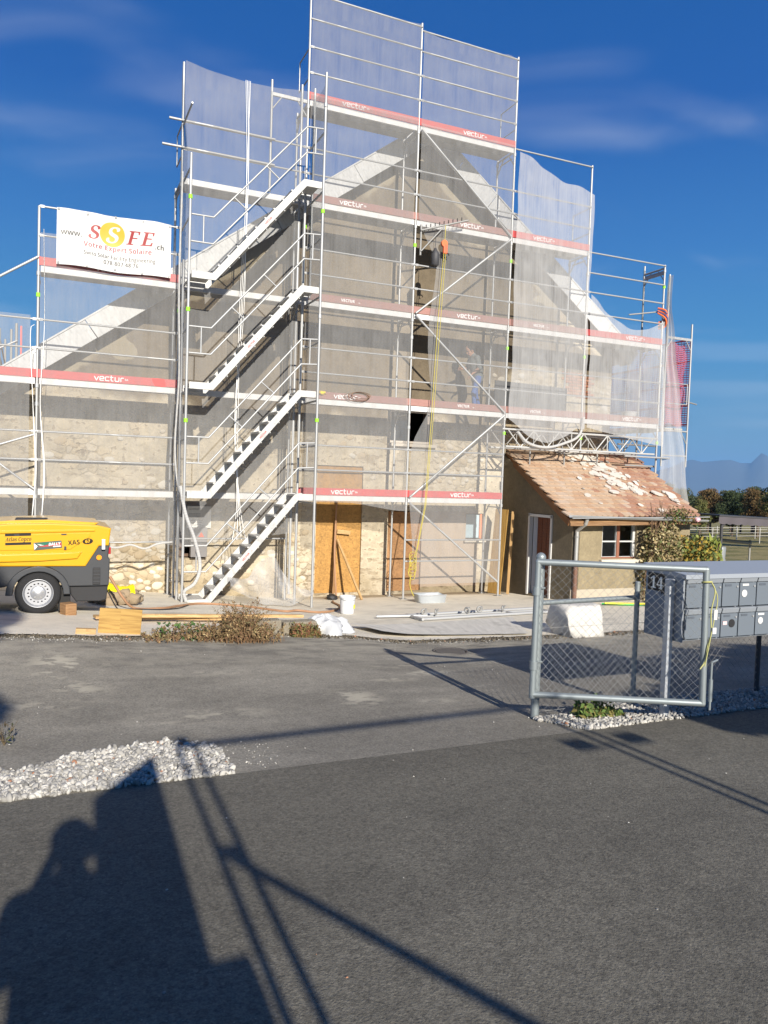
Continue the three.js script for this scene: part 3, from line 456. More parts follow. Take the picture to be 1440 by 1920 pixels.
// rolled hems, seams and tie cords
const cordsG = (pts, r, seg = 40) => tubeG(pts, r, seg, 6);
{ const T = thing('net_roll', 'gathered white net roll hanging beside the lowest stair flight', 'netting', [-4.92, ground(-4.9, 1), 1.02]);
  add('net_rope', tubeG([[-4.98, 2.4, .9], [-4.9, 1.9, 1.04], [-4.72, 1.4, 1.06], [-4.62, .9, 1.04], [-4.72, .62, 1.06], [-4.9, .48, 1.06], [-4.86, .3, 1.05]], .034, 50, 7), mNetFold, T);
  add('net_rope', tubeG([[-5.0, 8.2, .5], [-5.02, 6, .5], [-4.99, 4.5, .52], [-5.03, 3, .5], [-4.95, 2.3, .6], [-4.88, 2.2, .95]], .018, 60, 6), mNetFold, T); }
{ const T = thing('net_seam', 'pale net seam cords hanging down in front of the stair flights', 'cord', [-3.75, 1.4, .2]);
  for (let k = 0; k < 4; k++) add('cord', cordsG([[-3.78 + .03 * k, 10.3, .12], [-3.73 + .04 * Math.sin(k), 8.4, .16], [-3.8 + .03 * k, 6, .14], [-3.82 + .04 * Math.sin(k * 2), 3.6, .17], [-3.78 + .03 * k, 1.9, .2], [-3.85 + .09 * k, 1.35, .22]], .006), mRopeWhite, T); }
{ const T = thing('tie_cord', 'loose white cords running down the left scaffold post', 'cord', [-7.4, 1, .08]);
  for (let k = 0; k < 4; k++) add('cord', cordsG([[-7.33 - .13 * (k > 1), 6.9 - (k > 1 ? 1.7 : 0), .09], [-7.3 - .2 * (k > 1), 5.2, .1], [-7.35 - .12 * (k > 1), 3.8, .1], [-7.28 - .18 * (k > 1) + .02 * k, 2.6, .1], [-7.3 - .16 * (k > 1), 1.75, .1]], .006), mRopeWhite, T); }
solo('net_hem', tubeG([[2.75, 3.85, .12], [3.0, 3.62, .14], [3.5, 3.52, .15], [4.05, 3.64, .14], [4.5, 3.86, .12], [4.64, 4.3, .09]], .035, 40, 6), mNetFold, 'rolled white net hem looped over the lattice girder', 'netting');
solo('net_hem', tubeG([[-6.3, 1.24, .08], [-6.0, 1.2, .08], [-5.75, 1.25, .08], [-5.5, 1.18, .09], [-5.25, 1.27, .08], [-4.97, 1.3, .06]], .022, 40, 6), mNetFold, 'thin rolled net hem over the rubble wall by the compressor', 'netting');

/* banner */
const tBanner = canvasTex(1024, 512, (g) => {
  g.fillStyle = '#fdfdfc'; g.fillRect(0, 0, 1024, 512);
  g.fillStyle = '#ecc800'; g.beginPath(); g.arc(485, 165, 112, 0, 7); g.fill();
  g.fillStyle = '#2a2a2a'; g.font = 'bold 70px sans-serif'; g.fillText('www.', 34, 238, 215); g.font = 'bold 64px sans-serif'; g.fillText('.ch', 872, 262);
  g.font = 'italic bold 178px serif'; g.fillStyle = '#b81418'; g.fillText('S', 262, 235); g.fillStyle = '#c6a400'; g.font = 'italic bold 214px serif'; g.fillText('S', 416, 244); g.fillStyle = '#fff'; g.font = 'italic bold 206px serif'; g.fillText('S', 418, 240);
  g.font = 'italic bold 178px serif'; g.fillStyle = '#b81418'; g.fillText('F', 604, 238); g.fillText('E', 734, 238);
  g.fillStyle = '#a8323e'; g.font = 'bold 64px sans-serif'; g.fillText('Votre Expert Solaire', 232, 318, 660);
  g.fillStyle = '#161616'; g.font = 'bold 54px sans-serif'; g.fillText('Swiss Solar Facility Engineering', 232, 396, 650); g.fillText('078 807 48 76', 408, 452, 320);
});
{
  const B = thing('advertising_banner', 'white solar firm banner with yellow sun disc hung on the left scaffold', 'banner', [-6.13, 6.3, .1]);
  add('sheet', gridG(30, 12, (u, v) => { const x = mix(-7.12, -5.13, u), y = mix(6.31, 7.31, v) + .015 * Math.sin(u * 9); return [x, y, .11 + .018 * Math.sin(u * 7 + v * 3) + .014 * Math.sin(v * 7 + u * 2) + .012 * Math.sin(u * 24) * v, u, v]; }), M([.56, .56, .56], .5, 0, { map: tBanner, side: THREE.DoubleSide }), B);
  const eg = new THREE.TorusGeometry(.014, .005, 6, 12); for (let k = 0; k < 5; k++) for (const y of [6.345, 7.285]) add('eyelet', eg, mClip, B, [mix(-7.09, -5.16, k / 4), y, .14]);
}

/* ------------------------------------------------ hoist, ropes and things on the decks */
{
  const H = thing('hoist_crane', 'swivelling steel hoist arm with toothed edge on the centre post', 'hoist', [.1, 7.5, .15]);
  bar('mast', [.1, 7.5, .12], [.1, 8.15, .12], .022, mSteelOld, H); bar('jib', [.08, 8.02, .15], [1.15, 8.36, .3], .02, mSteelOld, H); bar('stay', [.1, 7.58, .15], [.6, 8.16, .22], .016, mSteelOld, H);
  for (let k = 0; k < 9; k++) { const t = k / 9; box('tooth', [.012, .07, .02], [mix(.2, 1.1, t), mix(8.08, 8.36, t) + .04, mix(.16, .29, t)], mBlack, H); }
}
{
  const P = thing('pulley_block', 'orange pulley block with hook hanging from the hoist arm', 'pulley', [.63, 7.6, .22]);
  add('casing', new THREE.CylinderGeometry(.075, .075, .06, 16).rotateX(Math.PI / 2), M([.75, .16, .05], .5), P, [.62, 7.8, .22]); add('casing', boxG(.1, .2, .07, .02), M([.7, .13, .05], .5), P, [.645, 7.68, .22]); add('hook', new THREE.TorusGeometry(.045, .012, 8, 16, 4.6), mBlack, P, [.7, 7.56, .22]);
}
solo('hoist_rope', merge([polyG([[.63, 8.2, .24], [.62, 7.8, .24], [.52, 6.1, .24], [.44, 3.9, .24], [.36, 2.1, .24], [.22, 1.2, .22], [.16, .95, .2]], .007, 6), polyG([[.66, 7.75, .24], [.58, 6.1, .25], [.48, 3.9, .25], [.38, 2.1, .25], [.2, 1.0, .22]], .006, 6)]), mRope, 'yellow rope running down from the pulley to the ground', 'rope');
{
  const C = thing('rope_coil', 'tangled yellow rope coil tied to the centre post', 'rope', [.12, .25, .14]);
  for (let k = 0; k < 6; k++) { const c = [.14 + .03 * rnd(), .95 - .07 * k, .14], a = rnd() * 3, pts = []; for (let i = 0; i < 10; i++) { const t = i / 9 * 6.4 + a; pts.push([c[0] + .08 * Math.cos(t), c[1] + .13 * Math.sin(t), c[2] + .03 * Math.sin(t * 2 + k)]); } add('loop', tubeG(pts, .0065, 30, 6), mRope, C); }
  add('tail', tubeG([[.12, .6, .16], [.08, .4, .2], [.06, .28, .3], [.1, .12, .4]], .009, 20, 6), mRope, C);
}
solo('counterweight', merge([cylG([.44, 7.72, .16], [.44, 8.1, .16], .006, 6), (() => { const g = new THREE.LatheGeometry([[0, -.2], [.09, -.17], [.1, .05], [.05, .13], [.02, .2]].map((p) => new THREE.Vector2(...p)), 14); g.translate(.44, 7.5, .16); return g; })()]), M([.05, .05, .055], .6), 'black weight bag dangling under the hoist arm', 'weight');
{ const C = thing('cable_coil', 'loop of brown cable hung over the faded toe board left of centre', 'cable', [-1.3, 4.2, .06]);
  for (let k = 0; k < 3; k++) add('loop', new THREE.TorusGeometry(.27 - .03 * k, .012, 6, 28).scale(1, .34, 1).rotateX(-.25), M([.24, .15, .1], .8), C, [-1.25 + .04 * k, 4.36 + .02 * k, .06 + .03 * k]); }
solo('yellow_rag', blobG(.1, 5, .4, .5, 2), M([.8, .6, .08], .7), 'small yellow rag lying on the deck edge above the stair head', 'rag', [-2.0, 4.39, -.02]);
{ const C = thing('orange_harness', 'orange and blue strap bundle tied at the right scaffold post', 'strap', [7.0, 6.9, -.1]); const om = M([.85, .17, .04], .7), bm = M([.06, .07, .2], .7);
  for (let k = 0; k < 5; k++) add('strap', tubeG([[6.9, 7.2 - .03 * k, -.05], [7.02 + .05 * rnd(), 7.12 - .05 * k, .1], [7.1, 6.95 - .05 * k, .02], [6.98, 6.85 - .04 * k, -.1]], .022, 20, 6), k % 2 ? bm : om, C); bar('tube', [6.2, 7.0, -.3], [6.95, 7.12, -.1], .018, mSteelOld, C); }
solo('mortar_tub', new THREE.LatheGeometry([[0, 0], [.15, 0], [.19, .26], [.2, .26], [.2, .28], [.18, .28], [.14, .02], [0, .02]].map((p) => new THREE.Vector2(...p)), 22), mWhitePlastic, 'white mortar tub standing on the right scaffold deck', 'tub', [6.35, LV(2) + .03, -.3]);
{ const g = beamG([2.6, 4.72, -.72], [4.7, 4.68, -.72], .03, .78); solo('grey_formwork_board', metreUV(g), M([.16, .165, .17], .7, 0, { map: rep(tSteel, .7) }), 'large dark grey board leaning on the deck right of the worker', 'board'); }
solo('notice_sign', metreUV(new THREE.BoxGeometry(.5, .46, .012)), M([.85, .85, .82], .6), 'white site notice sign on the wall left of the stairs', 'sign', [-4.27, 1.725, WZ + .05]);
{ const s = scene.children[scene.children.length - 1]; const t = canvasTex(256, 256, (g) => { g.fillStyle = '#f2f1ea'; g.fillRect(0, 0, 256, 256); g.fillStyle = '#555'; const r = RNG(5); for (const y of [20, 34, 84, 100, 116, 150, 170, 190, 214, 232]) { let x = 14; while (x < 120 + 110 * r()) { const w = 6 + 18 * r(); g.fillRect(x, y, w, 4 + 2 * r()); x += w + 5; } } }); const p = add('print', new THREE.PlaneGeometry(.48, .44), M([1, 1, 1], .6, 0, { map: t }), s); p.position.set(0, 0, .0075); }

/* ------------------------------------------------ people */
function sdfMesh(bones, lo, size, res, k = .03) {
  const mc = new MarchingCubes(res, new THREE.MeshBasicMaterial(), false, false, 400000); mc.isolation = 0; mc.reset();
  const P = bones.map((b) => ({ a: b[0], d: [b[1][0] - b[0][0], b[1][1] - b[0][1], b[1][2] - b[0][2]], r0: b[2], r1: b[3], c: b[4], s: b[5] || [1, 1, 1] })); for (const b of P) b.l = b.d[0] ** 2 + b.d[1] ** 2 + b.d[2] ** 2 || 1e-9;
  const dist = (b, x, y, z) => { const px = x - b.a[0], py = y - b.a[1], pz = z - b.a[2], t = clamp((px * b.d[0] + py * b.d[1] + pz * b.d[2]) / b.l), dx = (px - t * b.d[0]) / b.s[0], dy = (py - t * b.d[1]) / b.s[1], dz = (pz - t * b.d[2]) / b.s[2]; return Math.sqrt(dx * dx + dy * dy + dz * dz) - mix(b.r0, b.r1, t); };
  const h = res / 2; let f = 0;
  for (let z = 0; z < res; z++) for (let y = 0; y < res; y++) for (let x = 0; x < res; x++, f++) {
    const wx = lo[0] + ((x - h) / h + 1) / 2 * size, wy = lo[1] + ((y - h) / h + 1) / 2 * size, wz = lo[2] + ((z - h) / h + 1) / 2 * size; let d = 9;
    for (const b of P) { const e = dist(b, wx, wy, wz); if (e > d + k) continue; const q = Math.max(k - Math.abs(d - e), 0) / k; d = Math.min(d, e) - q * q * k * .25; }
    mc.field[f] = -d;
  }
  mc.update(); const n = mc.count, pos = new Float32Array(n * 3);
  for (let i = 0; i < n; i++) for (let c = 0; c < 3; c++) pos[3 * i + c] = lo[c] + (mc.positionArray[3 * i + c] + 1) / 2 * size;
  let g = new THREE.BufferGeometry(); g.setAttribute('position', new THREE.BufferAttribute(pos, 3)); g = mergeVertices(g, 1e-5); g.computeVertexNormals();
  const p = g.attributes.position, cl = new Float32Array(p.count * 3);
  for (let i = 0; i < p.count; i++) { let bd = 9, bc = P[0].c; for (const b of P) { const e = dist(b, p.getX(i), p.getY(i), p.getZ(i)); if (e < bd) { bd = e; bc = b.c; } } cl.set(bc, 3 * i); }
  g.setAttribute('color', new THREE.BufferAttribute(cl, 3)); g.setAttribute('uv', new THREE.BufferAttribute(new Float32Array(p.count * 2), 2)); return g;
}
const SKIN = [.42, .22, .14], mBody = M([1, 1, 1], .85, 0, { vertexColors: true });
function handBones(w, dir, palmN, c = SKIN, curl = .6) {                 // palm, four fingers and thumb from the wrist
  const d = V(...dir).normalize(), n = V(...palmN).normalize(), s = d.clone().cross(n).normalize(), W = V(...w), at = (a, b, e) => W.clone().addScaledVector(d, a).addScaledVector(s, b).addScaledVector(n, e).toArray(), B = [];
  for (const q of [-.028, -.009, .009, .028]) B.push([at(.01, q * .7, 0), at(.085, q, 0), .016, .013, c]);
  [[-.03, .058], [-.01, .072], [.01, .078], [.03, .07]].forEach(([q, l]) => { const k1 = [.085, q, 0], k2 = [.085 + l * .5 * Math.cos(curl * .6), q * 1.05, l * .5 * Math.sin(curl * .6)], k3 = [k2[0] + l * .5 * Math.cos(curl * 1.6), q * 1.05, k2[2] + l * .5 * Math.sin(curl * 1.6)]; B.push([at(...k1), at(...k2), .0105, .0095, c], [at(...k2), at(...k3), .0095, .008, c]); });
  B.push([at(.03, .03, .005), at(.065, .058, .02), .013, .011, c], [at(.065, .058, .02), at(.095, .06, .035), .011, .009, c]); return B;
}
function person(name, label, base, ry, J, cols, res) {
  const P = thing(name, label, 'person', base); const { shirt, trouser, boot, hair, sleeve } = cols, B = [], arm = sleeve || SKIN;
  B.push([J.pelvis, J.belly, .14, .135, trouser, [.85, 1, 1.12]], [J.belly, J.chest, .145, .17, shirt, [.88, 1, 1.15]], [J.chest, J.neckb, .13, .075, shirt, [.9, 1, 1.2]], [J.pelvis.map((v, i) => v + [0, -.02, 0][i]), J.belly, .158, .155, shirt, [.88, 1, 1.12]]);
  for (const s of ['L', 'R']) { B.push([J['sh' + s], J['el' + s], .066, .054, shirt], [J['el' + s], J['wr' + s], .041, .028, arm], [J.neckb, J['sh' + s], .06, .055, shirt], [J['hip' + s], J['kn' + s], .092, .062, trouser], [J['kn' + s], J['an' + s], .06, .05, trouser], [J['an' + s], J['he' + s], .045, .042, boot], [J['he' + s], J['to' + s], .04, .036, boot]); }
  B.push([J.neckb, J.head, .055, .055, SKIN]); const g1 = sdfMesh(B, [-.95, -.02, -.95], 1.9, res, .04);
  const f = J.face, up = J.crown, side = V(...f).cross(V(...up)).normalize(), H = V(...J.head), at = (a, b, c) => H.clone().addScaledVector(V(...f), a).addScaledVector(V(...up), b).addScaledVector(side, c).toArray();
  const eye = [.03, .02, .02];
  const hb = [[at(-.02, .03, 0), at(.0, .055, 0), .085, .09, SKIN, [1, 1.08, .9]], [at(.02, -.05, 0), at(.03, -.085, 0), .062, .045, SKIN], [at(-.01, -.14, 0), at(-.01, -.02, 0), .055, .055, SKIN], [at(.088, .012, 0), at(.108, -.028, 0), .011, .016, SKIN], [at(.08, -.068, -.02), at(.08, -.068, .02), .012, .012, [.33, .12, .09]], [at(-.005, .0, .082), at(-.01, -.04, .08), .018, .012, SKIN], [at(-.005, .0, -.082), at(-.01, -.04, -.08), .018, .012, SKIN], [at(.078, .018, .032), at(.079, .018, .032), .013, .013, eye], [at(.078, .018, -.032), at(.079, .018, -.032), .013, .013, eye]];
  const g2 = sdfMesh(hb, at(0, 0, 0).map((v) => v - .2), .4, Math.min(100, res), .018);
  const hands = ['L', 'R'].map((s) => { const d = V(...J['wr' + s]).sub(V(...J['el' + s])).normalize(), b = handBones(J['wr' + s], d.toArray(), J.palm[s], SKIN, J.curl || .7); return sdfMesh(b, J['wr' + s].map((v, i) => v + d.getComponent(i) * .08 - .13), .26, 72, .008); });
  const body = add('body', mergeGeometries([g1, g2, ...hands]), mBody, P, base); body.rotation.y = ry; body.scale.setScalar(cols.k || 1);
  const hg = blobG(.105, 12, .08, 1, 3); hg.translate(...at(-.028, .062, 0)); const hr = add('hair', hg, M(hair, .9), P, base); hr.rotation.y = ry; hr.scale.setScalar(cols.k || 1); return P;
}
person('person', 'worker in grey shirt and blue work trousers looking down on the deck', [1.9, LV(2) + .03, -.42], 0, {
  pelvis: [.04, .86, 0], belly: [.02, 1.0, 0], chest: [-.05, 1.2, 0], neckb: [-.1, 1.37, 0], head: [-.19, 1.49, 0], face: [-.87, -.49, 0], crown: [-.49, .87, 0],
  shL: [-.07, 1.31, .17], elL: [-.03, 1.06, .23], wrL: [-.2, .91, .17], shR: [-.07, 1.31, -.17], elR: [-.14, 1.08, -.22], wrR: [-.36, 1.05, -.13],
  hipL: [.02, .84, .09], knL: [-.1, .46, .1], anL: [-.07, .09, .1], heL: [-.05, .04, .1], toL: [-.24, .035, .11], hipR: [.05, .84, -.09], knR: [.06, .45, -.1], anR: [.2, .09, -.1], heR: [.23, .045, -.1], toR: [.05, .035, -.1], palm: { L: [0, -1, 0], R: [0, -.6, .8] }
}, { shirt: [.15, .165, .16], trouser: [.06, .13, .36], boot: [.03, .025, .02], hair: [.012, .01, .009], k: .94 }, 104);
person('person', 'photographer standing behind the viewpoint holding up a phone', [-7.31, ground(-7.31, 15.95) + .01, 15.95], -Math.PI / 2, {
  pelvis: [0, .95, 0], belly: [0, 1.1, 0], chest: [-.02, 1.32, 0], neckb: [-.03, 1.5, 0], head: [-.06, 1.64, 0], face: [-1, 0, 0], crown: [0, 1, 0],
  shL: [-.03, 1.44, .19], elL: [-.17, 1.22, .22], wrL: [-.36, 1.5, .06], shR: [-.03, 1.44, -.19], elR: [-.17, 1.22, -.26], wrR: [-.36, 1.5, -.13],
  hipL: [0, .93, .1], knL: [-.02, .5, .11], anL: [.02, .09, .12], heL: [.05, .045, .12], toL: [-.15, .035, .14], hipR: [0, .93, -.1], knR: [-.02, .5, -.11], anR: [.02, .09, -.12], heR: [.05, .045, -.12], toR: [-.15, .035, -.14], palm: { L: [0, 0, -1], R: [0, 0, 1] }, curl: .4
}, { shirt: [.05, .06, .09], trouser: [.04, .045, .06], boot: [.03, .03, .03], hair: [.03, .02, .015], sleeve: [.05, .06, .09], k: 1.06 }, 84);
solo('phone', boxG(.075, .15, .009, .004), mBlack, 'black phone held by the photographer', 'phone', [-7.25, 2.645, 15.46]);

/* ------------------------------------------------ compressor on wheels */
{
  const C = thing('air_compressor', 'yellow and black towable air compressor parked before the left wall', 'compressor', [-7.7, .52, 3.0]);
  const mY = new THREE.MeshPhysicalMaterial({ color: col(.62, .335, .003), roughness: .32, clearcoat: .7, clearcoatRoughness: .12 }), mG = M([.036, .039, .044], .55), z0 = 2.3, z1 = 3.66;
  const ex = (pts, a, b, bev, m, n) => { const g = shapeG(pts, b - a - 2 * bev, [], bev); g.translate(0, 0, a + bev); return add(n, metreUV(g), m, C); };
  const hood = ex([[-9.35, 1.32], [-6.72, 1.29], [-6.545, 1.58], [-6.42, 1.585], [-6.395, 1.80], [-6.56, 1.84], [-7.2, 1.86], [-7.7, 1.85], [-8.6, 1.76], [-9.3, 1.6]], z0, z1, .02, mY, 'hood');
  ex([[-8.9, 1.80], [-6.6, 1.865], [-6.55, 1.885], [-7.2, 1.91], [-7.7, 1.895], [-8.6, 1.82]], z0 + .12, z1 - .12, .015, mY, 'hood_crown');
  ex([[-9.2, 1.40], [-7.0, 1.455], [-6.78, 1.47], [-6.83, 1.40], [-7.3, 1.37], [-9.2, 1.33]], z1 - .1, z1 + .035, .015, mY, 'side_ridge');
  const mLid = mY; ex([[-8.7, 1.50], [-6.92, 1.52], [-6.66, 1.70], [-6.66, 1.745], [-8.7, 1.69]], z1 - .1, z1 + .012, .005, mLid, 'side_door'); for (const x of [-8.2, -7.6, -7.0]) box('hinge', [.07, .02, .018], [x, 1.715 + .018 * (x + 7.7), z1 + .012], mG, C, .004); for (const x of [-7.85, -6.98]) box('door_lock', [.03, .05, .014], [x, 1.535, z1 + .016], mG, C, .004);
  ex([[-9.3, 1.70], [-6.6, 1.78], [-6.6, 1.795], [-9.3, 1.74]], z1 - .1, z1 + .02, .008, mY, 'side_ridge');
  const low = ex([[-9.2, 1.34], [-6.735, 1.31], [-6.575, 1.575], [-6.40, 1.585], [-6.42, 1.4], [-6.395, 1.36], [-6.405, 1.0], [-6.95, 1.0], [-6.98, 1.1], [-7.06, 1.2], [-7.18, 1.27], [-7.45, 1.27], [-7.56, 1.2], [-7.66, 1.03], [-7.85, .99], [-9.2, .99]], z0 + .03, z1 - .03, .015, mG, 'lower_body');
  ex([[-6.9, .985], [-6.41, .985], [-6.43, .79], [-6.5, .77], [-6.82, .775], [-6.88, .86]], z0 + .1, z1 - .08, .015, M([.022, .022, .024], .7), 'rear_skirt');
  // mudguard, wheel
  { const a = [], n = 14; for (let i = 0; i <= n; i++) { const t = Math.PI * (i / n * 1.0) + .0; a.push([-7.32 + .40 * Math.cos(t) * (1), .90 + .375 * Math.sin(t)]); } for (let i = n; i >= 0; i--) { const t = Math.PI * i / n; a.push([-7.32 + .335 * Math.cos(t), .90 + .325 * Math.sin(t)]); } ex(a, z1 - .28, z1 + .07, .012, mG, 'mudguard'); }
  const wheel = (zc, s) => { const cx = -7.32, cy = .91, r = .30, w = new THREE.LatheGeometry([[.185, -.085], [.25, -.09], [.285, -.075], [.298, -.045], [.3, 0], [.298, .045], [.285, .075], [.25, .09], [.185, .085]].map((p) => new THREE.Vector2(...p)), 48); w.rotateX(Math.PI / 2);
    const W = add('wheel', w, mRubber, C, [cx, cy, zc]);
    const hole = []; for (let k = 0; k < 16; k++) { const t = k / 16 * 2 * Math.PI; hole.push(Array.from({ length: 8 }, (_, i) => [.128 * Math.cos(t) + .0135 * Math.cos(i * .785), .128 * Math.sin(t) + .0135 * Math.sin(i * .785)])); }
    const ring = Array.from({ length: 40 }, (_, i) => [.168 * Math.cos(i * .15708), .168 * Math.sin(i * .15708)]);
    const rim = shapeG(ring, .012, hole, .003); const lip = new THREE.LatheGeometry([[.155, -.03], [.17, .0], [.186, .055], [.196, .062], [.2, .05], [.186, -.02]].map((p) => new THREE.Vector2(...p)), 48).rotateX(Math.PI / 2);
    const hub = new THREE.LatheGeometry([[0, .05], [.04, .048], [.05, .035], [.085, .032], [.1, .018], [.105, .0]].map((p) => new THREE.Vector2(...p)), 32).rotateX(Math.PI / 2); const gs = [metreUV(rim), lip, hub]; if (s < 0) gs.forEach((q) => q.rotateY(Math.PI));
    add('rim', merge(gs), M([.42, .43, .45], .42, .6), W, [cx, cy, zc + s * .03]);
    for (let k = 0; k < 5; k++) { const t = k * 1.2566 + .3; add('wheel_bolt', new THREE.CylinderGeometry(.012, .012, .02, 6).rotateX(Math.PI / 2), mSteelOld, W, [cx + .065 * Math.cos(t), cy + .065 * Math.sin(t), zc + s * .07]); } };
  wheel(3.63, 1); wheel(2.35, -1); bar('axle', [-7.32, .91, 2.4], [-7.32, .91, 3.6], .03, mBlack, C);
  box('mud_flap', [.16, .34, .2], [-6.98, .81, 3.52], M([.018, .018, .018], .8), C, .01); box('exhaust_cover', [.42, .035, .3], [-7.42, 1.915, 3.3], mBlack, C, .012);
  box('latch', [.05, .15, .03], [-6.475, 1.585, z1 + .02], M([.75, .76, .78], .3, .5), C, .008); box('tail_lamp', [.03, .1, .12], [-6.385, 1.49, z1 - .1], M([.4, .01, .015], .3), C, .006);
  add('reflector', new THREE.CylinderGeometry(.036, .036, .015, 20).rotateX(Math.PI / 2), M([.9, .3, .01], .3), C, [-6.53, 1.395, z1 - .02]); box('vent', [.1, .24, .02], [-6.56, 1.13, z1 - .02], mBlack, C, .006); for (let k = 0; k < 4; k++) box('vent_slat', [.09, .012, .02], [-6.56, 1.2 - .05 * k, z1 - .008], mG, C);
  box('draw_beam', [1.2, .1, .12], [-9.6, .85, 3.0], mBlack, C, .01); bar('jockey_leg', [-9.6, ground(-9.6, 3), 3.0], [-9.6, 1.1, 3.0], .03, mSteelOld, C);
  // prints
  const dec = (n, w, h, x, y, rz, t, alpha = true, z = z1 + .0155) => { const p = add(n, new THREE.PlaneGeometry(w, h), new THREE.MeshStandardMaterial({ map: t, transparent: alpha, roughness: .35 }), C, [x, y, z]); p.rotation.z = rz; p.castShadow = false; };
  dec('sticker', .36, .2, -7.59, 1.66, .03, canvasTex(512, 284, (g) => { g.clearRect(0, 0, 512, 284); g.fillStyle = '#171515'; g.fillRect(40, 30, 460, 48); g.fillRect(40, 205, 460, 48); g.font = 'italic bold 104px serif'; g.fillText('Atlas Copco', 42, 178, 460); }));
  dec('sticker', .36, .105, -7.205, 1.575, .09, canvasTex(512, 150, (g) => { g.fillStyle = '#4d5650'; g.fillRect(0, 0, 512, 150); g.fillStyle = '#1c6b52'; g.beginPath(); g.moveTo(60, 12); g.lineTo(330, 12); g.lineTo(200, 62); g.fill(); g.fillStyle = '#c73a40'; g.beginPath(); g.moveTo(60, 92); g.lineTo(300, 62); g.lineTo(500, 40); g.lineTo(500, 130); g.lineTo(330, 96); g.fill(); g.fillStyle = '#e9efe9'; g.beginPath(); g.moveTo(8, 10); g.lineTo(70, 75); g.lineTo(8, 142); g.fill(); g.beginPath(); g.moveTo(60, 30); g.lineTo(190, 68); g.lineTo(120, 66); g.fill(); g.font = 'italic bold 78px sans-serif'; g.fillText('BALLY', 262, 84, 220); g.fillRect(350, 100, 140, 18); }), false);
  dec('model_lettering', .34, .12, -6.78, 1.625, .09, canvasTex(512, 180, (g) => { g.clearRect(0, 0, 512, 180); g.fillStyle = '#1c0f02'; g.font = 'bold 132px sans-serif'; g.fillText('XAS', 4, 140, 285); g.beginPath(); g.ellipse(398, 92, 104, 58, 0, 0, 7); g.fill(); g.fillStyle = '#f2b90c'; g.font = 'bold 92px sans-serif'; g.fillText('67', 345, 126, 110); }));
}
solo('wooden_chock', metreUV(boxG(.16, .17, .2, .012).clone().rotateY(.4)), mOldWood, 'wooden block chocked behind the compressor wheel', 'block', [-6.93, ground(-6.93, 3.72) + .1, 3.72]);
solo('yellow_tarp', gridG(16, 8, (u, v) => { const x = mix(-6.42, -5.85, u), z = mix(2.0, 1.4, v); return [x, ground(x, z) + .33 + .05 * Math.sin(u * 7) * v + .02 * hsh(Math.round(u * 16), Math.round(v * 8)) - .12 * Math.pow(Math.abs(v - .5) * 2, 2), z]; }), M([.9, .72, .005], .5, 0, { side: THREE.DoubleSide }), 'bright yellow plastic sheet on rubble behind the compressor', 'sheet');
solo('rubble_heap', (() => { const gs = []; for (let k = 0; k < 26; k++) { const g = blobG(.06 + .08 * rnd(), 300 + k, .3, .8, 1), x = mix(-6.6, -5.75, rnd()), z = mix(1.3, 2.1, rnd()); g.translate(x, ground(x, z) + .05 + .17 * rnd(), z); gs.push(g); } return merge(gs); })(), M([.3, .23, .15], .95), 'heap of brown earth and stones under the yellow sheet', 'rubble', null, null, 'stuff');
const gy = (x, z, h) => [x, ground(x, z) + .02 + h, z];
solo('air_hose', tubeG([[-6.3, .98, 2.6], gy(-6.12, 2.75, .2), gy(-5.95, 2.65, .03), gy(-5.5, 2.5, .02), gy(-5.1, 1.9, .02), gy(-4.6, 1.3, .02), gy(-3.9, 1.5, .02), gy(-3.3, 2.2, .02), gy(-3.05, 2.05, .03), gy(-2.75, 2.15, .02), gy(-2.35, 1.9, .02), gy(-1.9, 1.2, .02), gy(-1.7, .2, .02), gy(-1.35, -.55, .03), [-1.25, .9, -1.0], [-1.2, 2.3, -1.08]], .021, 160, 8), M([.36, .2, .11], .7), 'brown air hose snaking from the compressor over the concrete', 'hose');
solo('power_cable', tubeG([[-6.38, .85, 3.2], gy(-6.2, 3.1, .03), gy(-5.9, 2.7, .012), gy(-5.5, 2.62, .012), gy(-5.2, 2.3, .012), gy(-4.9, 1.6, .012)], .01, 60, 6), mBlack, 'thin black cable beside the brown air hose', 'cable');

/* ------------------------------------------------ building-site things on the apron */
const mPlankEnd = mWood;
solo('timber_board', beamG(gy(-6.62, 4.35, .05), gy(-4.2, 3.95, .05), .16, .035), mWood, 'long timber board on the apron behind the plywood panel', 'board');
solo('timber_board', beamG(gy(-6.3, 4.55, .10), gy(-3.5, 3.75, .10), .09, .04), M([1, .98, .95], .8, 0, { map: tWood }), 'narrow timber batten lying on top of the long board', 'board');
solo('timber_board', beamG(gy(-4.9, 4.6, .05), gy(-3.6, 4.2, .05), .14, .045), mWood, 'short timber board right of the dry weeds', 'board');
solo('plywood_panel', beamG([-6.64, ground(-6.64, 5.62) + .17, 5.62], [-6.16, ground(-6.16, 5.7) + .17, 5.7], .025, .3).translate(0, 0, 0), mPly, 'yellow plywood panel standing on edge at the apron edge', 'panel');
solo('wood_offcut', beamG(gy(-6.9, 5.72, .03), gy(-6.68, 5.74, .03), .08, .06), mWood, 'small wood offcut beside the yellow plywood panel', 'offcut');
for (const [x, z, w, l] of [[-4.55, 5.25, .5, 'cracked concrete kerb block right of the weeds'], [-4.02, 5.2, .48, 'cracked concrete kerb block beside the white tarp']]) solo('kerb_block', metreUV(new RoundedBoxGeometry(w, .2, .22, 2, .02)), M([.42, .37, .28], .95, 0, { bumpMap: rep(tGrain, 3), bumpScale: .02 }), l, 'block', [x, ground(x, z) + .1, z]);
